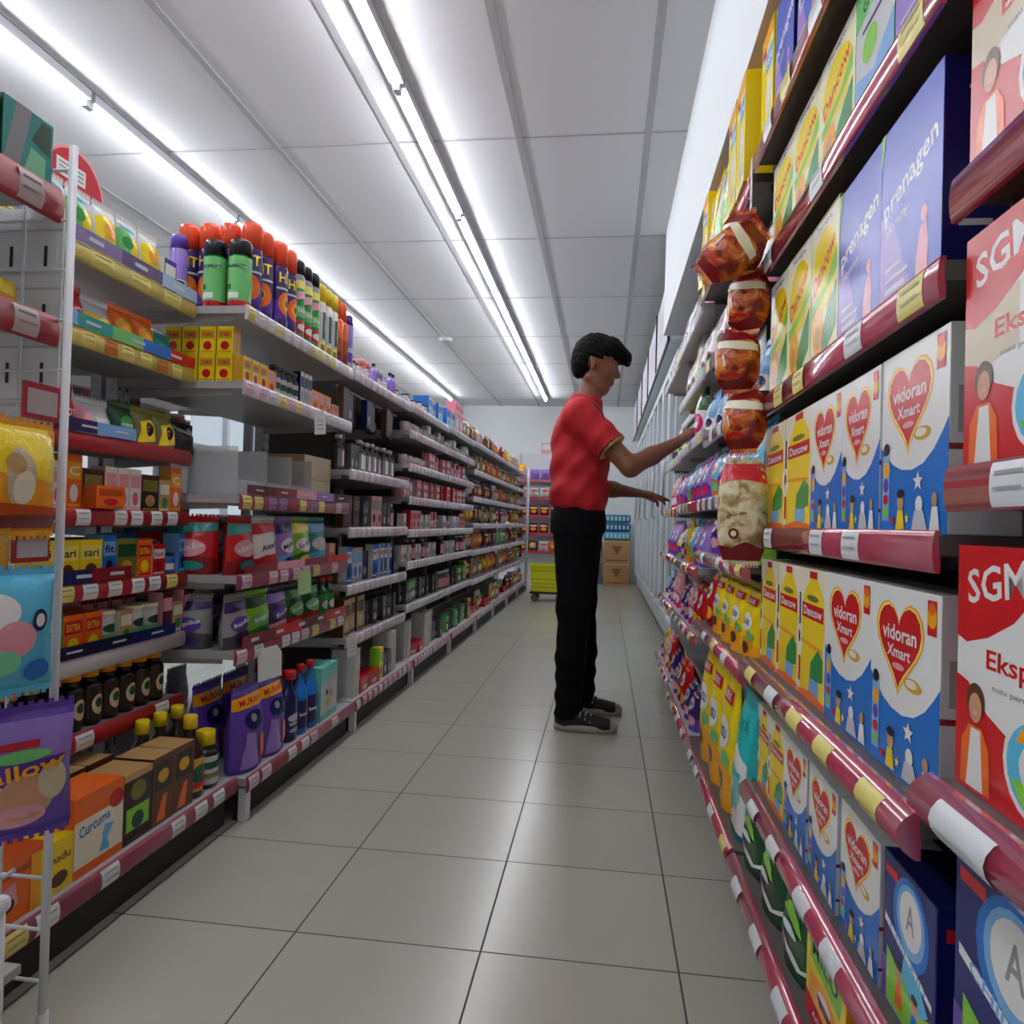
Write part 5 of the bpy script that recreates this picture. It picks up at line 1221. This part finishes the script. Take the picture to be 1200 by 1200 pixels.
# ------------------------------------------------------------------ the shop worker: surfaces grown from smooth distance fields
class Field:
    def __init__(s, lo, hi, h):
        s.lo = np.array(lo, float); s.h = h
        s.n = np.ceil((np.array(hi) - s.lo) / h).astype(int) + 1
        s.f = np.full(s.n, 1e3, np.float32)
    def block(s, lo, hi):
        a = np.clip(np.floor((np.array(lo) - s.lo) / s.h).astype(int), 0, s.n - 1)
        b = np.clip(np.ceil((np.array(hi) - s.lo) / s.h).astype(int) + 1, 1, s.n)
        g = [s.lo[i] + s.h * np.arange(a[i], b[i]) for i in range(3)]
        X, Y, Z = np.meshgrid(*g, indexing='ij')
        return (slice(a[0], b[0]), slice(a[1], b[1]), slice(a[2], b[2])), X.astype(np.float32), Y.astype(np.float32), Z.astype(np.float32)
    def join(s, sl, d, k):
        a = s.f[sl]
        if k <= 0: s.f[sl] = np.minimum(a, d); return
        t = np.clip(.5 + .5 * (a - d) / k, 0, 1)
        r = a * (1 - t) + d * t - k * t * (1 - t)
        s.f[sl] = np.where(a > 500, d, r)
    def cap(s, p, q, r0, r1, k=.02):
        p, q = np.array(p, float), np.array(q, float); m = max(r0, r1) + k + .03
        sl, X, Y, Z = s.block(np.minimum(p, q) - m, np.maximum(p, q) + m)
        v = q - p; L = float(v @ v) + 1e-9
        t = np.clip(((X - p[0]) * v[0] + (Y - p[1]) * v[1] + (Z - p[2]) * v[2]) / L, 0, 1)
        d = np.sqrt((X - p[0] - t * v[0]) ** 2 + (Y - p[1] - t * v[1]) ** 2 + (Z - p[2] - t * v[2]) ** 2) - (r0 + (r1 - r0) * t)
        s.join(sl, d, k)
    def ell(s, c, r, k=.02, pitch=0.0, sub=False):
        c = np.array(c, float); r = np.array(r, float); m = r.max() + k + .03
        sl, X, Y, Z = s.block(c - m, c + m)
        x, y, z = X - c[0], Y - c[1], Z - c[2]
        if pitch:
            x, z = x * math.cos(pitch) - z * math.sin(pitch), x * math.sin(pitch) + z * math.cos(pitch)
        q = np.sqrt((x / r[0]) ** 2 + (y / r[1]) ** 2 + (z / r[2]) ** 2)
        q2 = np.sqrt((x / r[0] ** 2) ** 2 + (y / r[1] ** 2) ** 2 + (z / r[2] ** 2) ** 2) + 1e-6
        d = q * (q - 1) / q2
        if sub: s.f[sl] = np.maximum(s.f[sl], -d)
        else: s.join(sl, d, k)
    def loft(s, tab, k=.02, p=2.3):
        """tab rows: z, x back, x front, y centre, y half width"""
        T = np.array(tab, float); T = T[np.argsort(T[:, 0])]
        lo = (T[:, 1].min() - .05, (T[:, 3] - T[:, 4]).min() - .05, T[0, 0] - .05); hi = (T[:, 2].max() + .05, (T[:, 3] + T[:, 4]).max() + .05, T[-1, 0] + .05)
        sl, X, Y, Z = s.block(lo, hi)
        z = np.clip(Z, T[0, 0], T[-1, 0])
        I = lambda c: np.interp(z, T[:, 0], T[:, c])
        cx, rx, cy, ry = (I(1) + I(2)) / 2, (I(2) - I(1)) / 2, I(3), I(4)
        q = (np.abs((X - cx) / rx) ** p + np.abs((Y - cy) / ry) ** p) ** (1 / p)
        d = (q - 1) * np.minimum(rx, ry) * .9
        d = np.maximum(d, np.maximum(T[0, 0] - Z, Z - T[-1, 0]))
        s.join(sl, d.astype(np.float32), k)
    def plane_cut(s, c, nrm, lo, hi):
        """keep the side the normal points away from"""
        sl, X, Y, Z = s.block(lo, hi)
        d = (X - c[0]) * nrm[0] + (Y - c[1]) * nrm[1] + (Z - c[2]) * nrm[2]
        s.f[sl] = np.maximum(s.f[sl], d)
    def ripple(s, fn, lo, hi):
        sl, X, Y, Z = s.block(lo, hi)
        s.f[sl] = s.f[sl] + fn(X, Y, Z)
    def mesh(s, name, mats, parent, paint=None, smooth=2):
        f = s.f; ins = f < 0
        nx, ny, nz = f.shape
        c = [ins[i:nx - 1 + i, j:ny - 1 + j, k:nz - 1 + k] for i in (0, 1) for j in (0, 1) for k in (0, 1)]
        cnt = sum(x.astype(np.int8) for x in c)
        cell = np.argwhere((cnt > 0) & (cnt < 8))
        idx = np.full((nx - 1, ny - 1, nz - 1), -1, np.int64); idx[tuple(cell.T)] = np.arange(len(cell))
        off = np.array([(i, j, k) for i in (0, 1) for j in (0, 1) for k in (0, 1)])
        val = np.stack([f[tuple((cell + o).T)] for o in off], 1).astype(float)
        P = np.zeros((len(cell), 3)); N = np.zeros(len(cell))
        for a in range(8):
            for b in range(a + 1, 8):
                if abs(off[a] - off[b]).sum() != 1: continue
                m = (val[:, a] < 0) != (val[:, b] < 0)
                t = np.where(m, val[:, a] / np.where(m, val[:, a] - val[:, b], 1), 0)
                P += np.where(m[:, None], off[a] + t[:, None] * (off[b] - off[a]), 0); N += m
        V = (cell + P / N[:, None]) * s.h + s.lo
        quads = []
        for ax in range(3):
            o1, o2 = [(1, 2), (2, 0), (0, 1)][ax]
            sl0 = [slice(1, -1)] * 3; sl1 = [slice(1, -1)] * 3
            sl0[ax] = slice(0, -1); sl1[ax] = slice(1, None)
            a, b = ins[tuple(sl0)], ins[tuple(sl1)]
            for flip, mk in ((0, a & ~b), (1, ~a & b)):
                g = np.argwhere(mk)
                if not len(g): continue
                base = g + 1; base[:, ax] -= 1
                e1 = np.zeros(3, int); e1[o1] = 1; e2 = np.zeros(3, int); e2[o2] = 1
                q = [base - e1 - e2, base - e2, base, base - e1]
                q = np.stack([idx[tuple(x.T)] for x in q], 1)
                quads.append(q[:, ::-1] if flip else q)
        Q = np.concatenate(quads); Q = Q[(Q >= 0).all(1)]
        for _ in range(smooth):
            S = np.zeros_like(V); W = np.zeros(len(V))
            for i in range(4):
                for j in (1, 3):
                    np.add.at(S, Q[:, i], V[Q[:, (i + j) % 4]]); np.add.at(W, Q[:, i], 1)
            V = np.where(W[:, None] > 0, .5 * V + .5 * S / np.maximum(W, 1)[:, None], V)
        base = np.array(world_loc(parent)); 
        me = bpy.data.meshes.new(name); me.from_pydata((V - base).tolist(), [], Q.tolist())
        for m in mats: me.materials.append(m)
        me.polygons.foreach_set('use_smooth', [True] * len(Q))
        if paint is not None:
            me.polygons.foreach_set('material_index', paint(V[Q].mean(1)).astype(int))
        me.update()
        o = bpy.data.objects.new(name, me); COL.objects.link(o); o.parent = parent
        return o

SKIN = mat((128, 80, 58), .5, bump=.05, bscale=150, vary=.08)
HAIRM = mat((9, 8, 8), .7, bump=.5, bscale=160, spec=.15)
person = empty('person', (-.10, 3.24, 0), 'young shop worker in a red polo shirt and black trousers reaching to the right-hand rack', 'person')
NY, FY = 3.06, 3.41                       # near and far shoulder
YC = 3.235
# --- body
B = Field((-.27, 2.93, .03), (.44, 3.52, 1.76), .0042)
B.loft([(.93, -.20, -.02, YC, .13), (1.10, -.19, -.03, YC, .135), (1.28, -.20, -.02, YC, .15), (1.37, -.18, -.03, YC, .13), (1.42, -.15, -.05, YC, .07)], .01)
B.cap((-.105, YC, 1.36), (-.068, YC, 1.53), .058, .050, .03)
pt = math.radians(14)                     # the head bows towards the shelf
HC = np.array((-.047, YC, 1.605))
def H(x, y, z): return tuple(HC + np.array((x * math.cos(pt) + z * math.sin(pt), y, -x * math.sin(pt) + z * math.cos(pt))))
B.ell(H(-.008, 0, .022), (.094, .074, .090), .02, pt)
B.ell(H(.030, 0, -.045), (.058, .056, .078), .025, pt)
B.ell(H(.048, 0, -.105), (.030, .030, .026), .02, pt)       # chin
B.cap(H(-.02, .045, -.075), H(.045, .018, -.108), .020, .018, .02)
B.cap(H(-.02, -.045, -.075), H(.045, -.018, -.108), .020, .018, .02)
B.cap(H(.078, 0, .005), H(.100, 0, -.032), .008, .012, .012)  # nose
B.ell(H(.096, .010, -.036), (.009, .008, .007), .006); B.ell(H(.096, -.010, -.036), (.009, .008, .007), .006)
B.cap(H(.072, -.030, .020), H(.078, .030, .020), .009, .009, .012)   # brow ridge
B.ell(H(.083, 0, -.064), (.010, .020, .0055), .006, pt); B.ell(H(.080, 0, -.075), (.010, .018, .006), .006, pt)  # lips
B.ell(H(.055, .032, -.030), (.022, .018, .020), .02); B.ell(H(.055, -.032, -.030), (.022, .018, .020), .02)
for sy in (-1, 1):                                           # ears
    B.ell(H(-.022, sy * .074, -.010), (.0145, .007, .026), .008, -.25)
    B.ell(H(-.020, sy * .083, -.008), (.006, .005, .014), .0, -.25, sub=True)
    B.ell(H(-.016, sy * .076, -.036), (.009, .006, .010), .005)
# near (right) arm reaching up to the shelf, far (left) arm held forward
def hand(w, d, n, curl, spread, th, s=1.0):
    """w wrist, d pointing direction, n back-of-hand normal, th side of the thumb (+1 / -1)"""
    w, d, n = (np.array(v, float) for v in (w, d, n))
    d /= np.linalg.norm(d); n -= d * (n @ d); n /= np.linalg.norm(n)
    sd = np.cross(d, n) * th                                 # towards the thumb
    for i, (a, ln) in enumerate(((.026, .072), (.009, .080), (-.009, .075), (-.026, .060))):
        kn = w + d * (.088 - abs(i - 1) * .004) * s + sd * a * s
        B.cap(w + sd * a * .45 * s, kn, .0145 * s, .0125 * s, .012)
        ang = math.radians(curl[i]); v = d * 1.0 + sd * a * spread
        p = kn
        for j, fr in enumerate((.45, .32, .23)):
            t = ang * (j + .6)
            dv = v / np.linalg.norm(v) * math.cos(t) - n * math.sin(t)
            q = p + dv * ln * fr * s
            B.cap(p, q, (.0092 - j * .0010) * s, (.0085 - j * .0012) * s, .0035)
            p = q
    b = w + d * .025 * s + sd * .018 * s
    m1 = b + (d * .55 + sd * .75 - n * .35) * .045 * s
    m2 = m1 + (d * .9 + sd * .25 - n * .35) * .034 * s
    m3 = m2 + (d * .95 - sd * .05 - n * .35) * .026 * s
    B.cap(b, m1, .015 * s, .0115 * s, .012); B.cap(m1, m2, .0108 * s, .0095 * s, .003); B.cap(m2, m3, .0095 * s, .0075 * s, .003)
SHN, ELN, WRN = (-.115, NY, 1.345), (.100, 3.015, 1.128), (.292, 3.085, 1.238)
B.cap(SHN, ELN, .050, .041, .02); B.cap(ELN, np.array(ELN) * .55 + np.array(WRN) * .45, .041, .037, .02); B.cap(np.array(ELN) * .55 + np.array(WRN) * .45, WRN, .037, .024, .02)
hand(WRN, (.10, .035, .085), (-.55, -.45, .75), (22, 26, 30, 34), 1.0, -1, .93)
SHF, ELF, WRF = (-.115, FY, 1.345), (-.055, 3.445, 1.065), (.120, 3.40, 1.040)
B.cap(SHF, ELF, .050, .041, .02); B.cap(ELF, np.array(ELF) * .5 + np.array(WRF) * .5, .041, .036, .02); B.cap(np.array(ELF) * .5 + np.array(WRF) * .5, WRF, .036, .024, .02)
hand(WRF, (.165, -.01, -.022), (.10, -.25, .95), (12, 8, 16, 30), 1.9, -1, 1.06)
# legs inside the trousers
HPN, KNN, ANN = (-.125, 3.155, .90), (-.118, 3.13, .50), (-.132, 3.125, .10)
HPF, KNF, ANF = (-.115, 3.32, .90), (-.098, 3.375, .50), (-.085, 3.405, .10)
for a, b, c in ((HPN, KNN, ANN), (HPF, KNF, ANF)):
    B.cap(a, b, .070, .050, .03); B.cap(b, c, .048, .034, .02); B.cap(c, (c[0] + .06, c[1], .055), .028, .016, .01)
body = B.mesh('body', [SKIN, mat((120, 62, 54), .45)], person, paint=lambda m: ((np.abs((m - np.array(H(.086, 0, -.0695))) / np.array((.02, .021, .0115))) ** 2).sum(1) < 1).astype(int))
# eyes and brows
for sy, nm in ((-1, 'eye'), (1, 'eye')):
    bm = bmesh.new()
    c = Vector(H(.0665, sy * .031, .000))
    bmesh.ops.create_uvsphere(bm, u_segments=16, v_segments=12, radius=.0125, matrix=Matrix.Translation(c))
    dr = Vector((.9, sy * .25, -.36)).normalized()
    for f in bm.faces:
        a = (f.calc_center_median() - c).normalized().dot(dr)
        f.material_index = 1 if a > .86 else 0; f.smooth = True
    finish('eye', bm, [mat((140, 120, 108), .4), mat((18, 12, 10), .3)], body)
    bm = bmesh.new(); tube(bm, [H(.086, sy * .014, .026), H(.084, sy * .030, .031), H(.070, sy * .050, .024)], [.003, .0038, .002], 8)
    finish('eyebrow', bm, [HAIRM], body)
# --- hair
Hr = Field((-.25, 3.08, 1.42), (.16, 3.39, 1.80), .004)
Hr.ell(H(-.018, 0, .040), (.105, .085, .094), .01, pt)
Hr.ell(H(-.064, 0, -.008), (.056, .074, .080), .03, pt)
for i in range(9):
    y = -.056 + i * .014
    Hr.cap(H(.045, y, .098 - abs(y) * .3), H(.118 + .010 * math.sin(i * 2.1), y * .9 + .003 * math.cos(i * 3), .048 + .009 * math.sin(i * 1.7)), .026, .012, .022)
for sy in (-1, 1):
    Hr.cap(H(.012, sy * .070, .05), H(.012, sy * .072, -.012), .013, .006, .012)
    Hr.cap(H(.055, sy * .055, .08), H(.085, sy * .055, .035), .016, .008, .012)
# the face, ears and nape stay free
sl, X, Y, Z = Hr.block((-.25, 3.0, 1.40), (.2, 3.45, 1.8))
dx, dz = X - HC[0], Z - HC[2]
lx, lz = dx * math.cos(pt) - dz * math.sin(pt), dx * math.sin(pt) + dz * math.cos(pt)
face = np.maximum(.020 - lx, lz - .030)                       # in front of the ears and below the fringe
face2 = np.maximum(np.maximum(-.045 - lx, lx - .022), lz - .012 + 0 * lx)  # round the ears
nape = lz + .088 - .35 * (lx + .09)
fr = Hr.f[sl]
keep = np.abs(Y - YC) < 0.2
strand = (lx > .060) & (lz > .022)                                            # fringe tips hang free in front
fr = np.where(strand, fr, np.maximum(fr, -face))
fr = np.maximum(fr, -np.maximum(face2, .055 - np.abs(Y - YC)))
fr = np.maximum(fr, -nape)
fr = fr + .0018 * np.sin(lx * 120 + 3 * np.sin(Y * 60)) * np.sin(Y * 150 + lz * 60) + .0015 * np.sin(lz * 210 + Y * 120 + lx * 60)
Hr.f[sl] = fr
hair = Hr.mesh('hair', [HAIRM], body, smooth=1)
# --- polo shirt
RED = mat((186, 20, 32), .75, bump=.12, bscale=40, vary=.06)
S = Field((-.30, 2.93, .90), (.14, 3.54, 1.50), .0045)
S.loft([(.945, -.225, .004, YC, .175), (.975, -.243, .010, YC, .182), (1.02, -.250, .014, YC, .186), (1.08, -.246, .012, YC, .186), (1.16, -.247, .014, YC, .188), (1.24, -.248, .012, YC, .192), (1.30, -.243, .008, YC, .196), (1.345, -.228, -.004, YC, .190), (1.385, -.205, -.022, YC, .160), (1.42, -.178, -.038, YC, .105), (1.438, -.165, -.044, YC, .080)], .02, 2.4)
CFN = np.array(SHN) * .36 + np.array(ELN) * .64
S.cap((-.118, NY + .045, 1.365), SHN, .068, .072, .04); S.cap(SHN, np.array(SHN) * .25 + np.array(ELN) * .75, .072, .070, .03)
CFF = np.array(SHF) * .42 + np.array(ELF) * .58
S.cap((-.118, FY - .045, 1.365), SHF, .068, .072, .04); S.cap(SHF, np.array(SHF) * .3 + np.array(ELF) * .7, .072, .070, .03)
for sh_, el, cf in ((SHN, ELN, CFN), (SHF, ELF, CFF)):
    v = np.array(el) - np.array(sh_); v /= np.linalg.norm(v)
    c = np.array(cf)
    sl, X, Y, Z = S.block(c - .14, c + .14)
    t = (X - c[0]) * v[0] + (Y - c[1]) * v[1] + (Z - c[2]) * v[2]
    rad = np.sqrt((X - c[0] - t * v[0]) ** 2 + (Y - c[1] - t * v[1]) ** 2 + (Z - c[2] - t * v[2]) ** 2)
    S.f[sl] = np.where((rad < .105) & (t > -.02) & (np.abs(Y - YC) > .12), np.maximum(S.f[sl], t), S.f[sl])
S.ripple(lambda X, Y, Z: .0035 * np.sin(Z * 46 + X * 18 + 2 * np.sin(Y * 14)) * np.clip((1.30 - Z) * 6, 0, 1) + .002 * np.sin(X * 60 - Z * 50), (-.30, 2.93, .90), (.14, 3.54, 1.50))
vN = np.array(ELN) - np.array(SHN); vN /= np.linalg.norm(vN); vF = np.array(ELF) - np.array(SHF); vF /= np.linalg.norm(vF)
def shirt_paint(m):
    out = np.zeros(len(m))
    for c, v, sg in ((CFN, vN, -1), (CFF, vF, 1)):
        t = (m - c) @ v
        side = (m[:, 1] - YC) * sg > .11
        q = (np.linalg.norm(m - c - t[:, None] * v, axis=1) < .084) & (m[:, 0] > -.075)
        out = np.where(side & q & (t > -.0045), 1, out)
        out = np.where(side & q & (t > -.012) & (t <= -.0045), 2, out)
        # dark piping along the front of the sleeve
        up = m - c - t[:, None] * v
        out = np.where(side & (t <= -.016) & (t > -.20) & (up[:, 0] > .045) & (m[:, 0] > -.06), 2, out)
    return out
shirt = S.mesh('polo_shirt', [RED, mat((214, 178, 96), .6), mat((28, 14, 16), .7)], person, paint=shirt_paint)
Cl = Field((-.22, 3.11, 1.36), (.02, 3.36, 1.50), .0035)
sl, X, Y, Z = Cl.block((-.22, 3.11, 1.36), (.02, 3.36, 1.50))
zc = 1.432 - .22 * (X + .10); cx = -.098 + .28 * (Z - 1.43)
rr = np.sqrt(((X - cx) / 1.0) ** 2 + ((Y - YC) / 1.02) ** 2)
Cl.f[sl] = np.maximum(np.abs(rr - (.075 - .35 * (Z - zc))) - .0048, np.abs(Z - zc) - .025)
collar = Cl.mesh('collar', [RED, mat((120, 40, 40), .6)], shirt)
# --- trousers
Tr = Field((-.28, 3.00, .02), (.06, 3.52, 1.00), .005)
Tr.loft([(.86, -.236, .004, YC + .005, .165), (.92, -.236, .004, YC, .165), (.985, -.225, -.004, YC, .158)], .02, 2.3)
for a, b, c, k in ((HPN, KNN, ANN, 0), (HPF, KNF, ANF, 1)):
    Tr.cap((a[0] + .004, a[1], .88), (b[0] - .004, b[1], b[2] + .02), .106, .071, .04)
    Tr.cap((b[0] - .004, b[1], b[2] + .02), (c[0], c[1], .30), .071, .063, .03)
    Tr.cap((c[0], c[1], .30), (c[0] - .002, c[1], .07), .063, .060, .02)
Tr.ripple(lambda X, Y, Z: .004 * np.sin(Z * 75 + X * 30 + Y * 12) * np.clip((.40 - Z) * 5, 0, 1) + .003 * np.sin(Z * 40 - X * 45) * np.clip(1 - np.abs(Z - .5) * 5, 0, 1), (-.28, 3.0, .02), (.06, 3.52, 1.0))
sl, X, Y, Z = Tr.block((-.28, 3.0, .02), (.06, 3.52, .2))
Tr.f[sl] = np.maximum(Tr.f[sl], .052 + .10 * (X + .13) - Z)
trousers = Tr.mesh('trousers', [mat((11, 11, 15), .9, bump=.1, bscale=60, spec=.15)], person)
# --- canvas shoes
CANV, SOLE, LACE = mat((24, 24, 28), .7), mat((160, 157, 146), .5), mat((190, 190, 186), .6)
def shoe(x0, y0, rz):
    F2 = Field((x0 - .05, y0 - .09, 0), (x0 + .30, y0 + .09, .15), .0038)
    F2.ell((x0 + .050, y0, .045), (.052, .036, .050), .02); F2.cap((x0 + .05, y0, .05), (x0 + .058, y0, .105), .036, .038, .02)
    F2.cap((x0 + .06, y0, .060), (x0 + .17, y0 - .004, .035), .042, .032, .02)
    F2.ell((x0 + .205, y0 - .004, .030), (.058, .042, .030), .02)
    sl, X, Y, Z = F2.block((x0 - .05, y0 - .09, 0), (x0 + .30, y0 + .09, .15))
    F2.f[sl] = np.maximum(F2.f[sl], np.maximum(.006 - Z, Z - .118))
    up = F2.mesh('shoe', [CANV, mat((150, 148, 140), .5)], person, paint=lambda m: ((m[:, 0] > x0 + .238)).astype(int))
    bm = bmesh.new(); n = 40
    def outline(z, g):
        pts = []
        for i in range(n):
            a = 2 * PI * i / n
            cx, sx = math.cos(a), math.sin(a)
            hw = .036 + .010 * (0.5 + 0.5 * cx)
            pts.append((x0 + .132 + (.136 + g) * math.copysign(abs(cx) ** .8, cx), y0 - .002 + (hw + g) * math.copysign(abs(sx) ** .75, sx), z + (.008 * max(0, cx) ** 3 if z > .02 else .004 * max(0, cx) ** 3)))
        return [bm.verts.new(p) for p in pts]
    rgs = [outline(.0005, -.003), outline(.004, 0), outline(.026, .001), outline(.029, -.004)]
    for a, b in zip(rgs, rgs[1:]):
        for i in range(n): bm.faces.new((a[i], a[(i + 1) % n], b[(i + 1) % n], b[i])).smooth = True
    bm.faces.new(rgs[0][::-1]); bm.faces.new(rgs[-1])
    finish('sole', bm, [SOLE], up)
    bm = bmesh.new()
    for k in range(5):
        x = x0 + .085 + k * .022; z = .100 - k * .0105
        tube(bm, [(x, y0 - .037, z - .026), (x + .004, y0 - .018, z + .000), (x + .006, y0, z + .006), (x + .004, y0 + .018, z), (x, y0 + .037, z - .026)], .003, 6)
        tube(bm, [(x, y0 - .036, z - .026), (x + .016, y0, z + .004), (x + .024, y0 + .034, z - .032)], .0025, 6)
    finish('shoelace', bm, [LACE], up)
    if rz: up.rotation_euler = (0, 0, rz)
    return up
shoe(-.192, 3.118, 0)
shoe(-.165, 3.415, 0)
# ------------------------------------------------------------------ unused models are taken out again
for k, (o, d, c) in KINDS.items():
    if k not in USED:
        for ch in list(o.children): bpy.data.objects.remove(ch)
        bpy.data.objects.remove(o)

# ------------------------------------------------------------------ sky outside, camera
w = bpy.data.worlds.new('sky'); SC.world = w; w.use_nodes = True
w.node_tree.nodes['Background'].inputs[0].default_value = (.82, .92, 1.0, 1)
w.node_tree.nodes['Background'].inputs[1].default_value = .55
cd = bpy.data.cameras.new('camera'); co = bpy.data.objects.new('camera', cd); COL.objects.link(co)
cd.sensor_width = 36; cd.sensor_fit = 'HORIZONTAL'; cd.lens = 842.48 / 1200 * 36; cd.clip_start = .02
yaw, pitch, roll = .1286, .0137, -.0281
f = Vector((-math.sin(yaw) * math.cos(pitch), math.cos(yaw) * math.cos(pitch), math.sin(pitch)))
r = Vector((math.cos(yaw), math.sin(yaw), 0)); u = r.cross(f)
r2 = r * math.cos(roll) - u * math.sin(roll); u2 = r * math.sin(roll) + u * math.cos(roll)
M = Matrix((r2, u2, -f)).transposed()
co.matrix_world = Matrix.Translation((0, 0, .8864)) @ M.to_4x4()
SC.camera = co
vs = SC.view_settings
vs.view_transform = 'Standard'; vs.look = 'None'; vs.gamma = 1; vs.use_curve_mapping = False
vs.exposure = 0.4
SC.cycles.use_denoising = True
SC.cycles.max_bounces = 8

import re
for o in SC.objects:
    if o.parent is None and o.get('label'):
        n = len(re.findall(r"[A-Za-z0-9][A-Za-z0-9'-]*", o['label']))
        if n > 16 or n < 4: print('LABEL', n, o['label'])
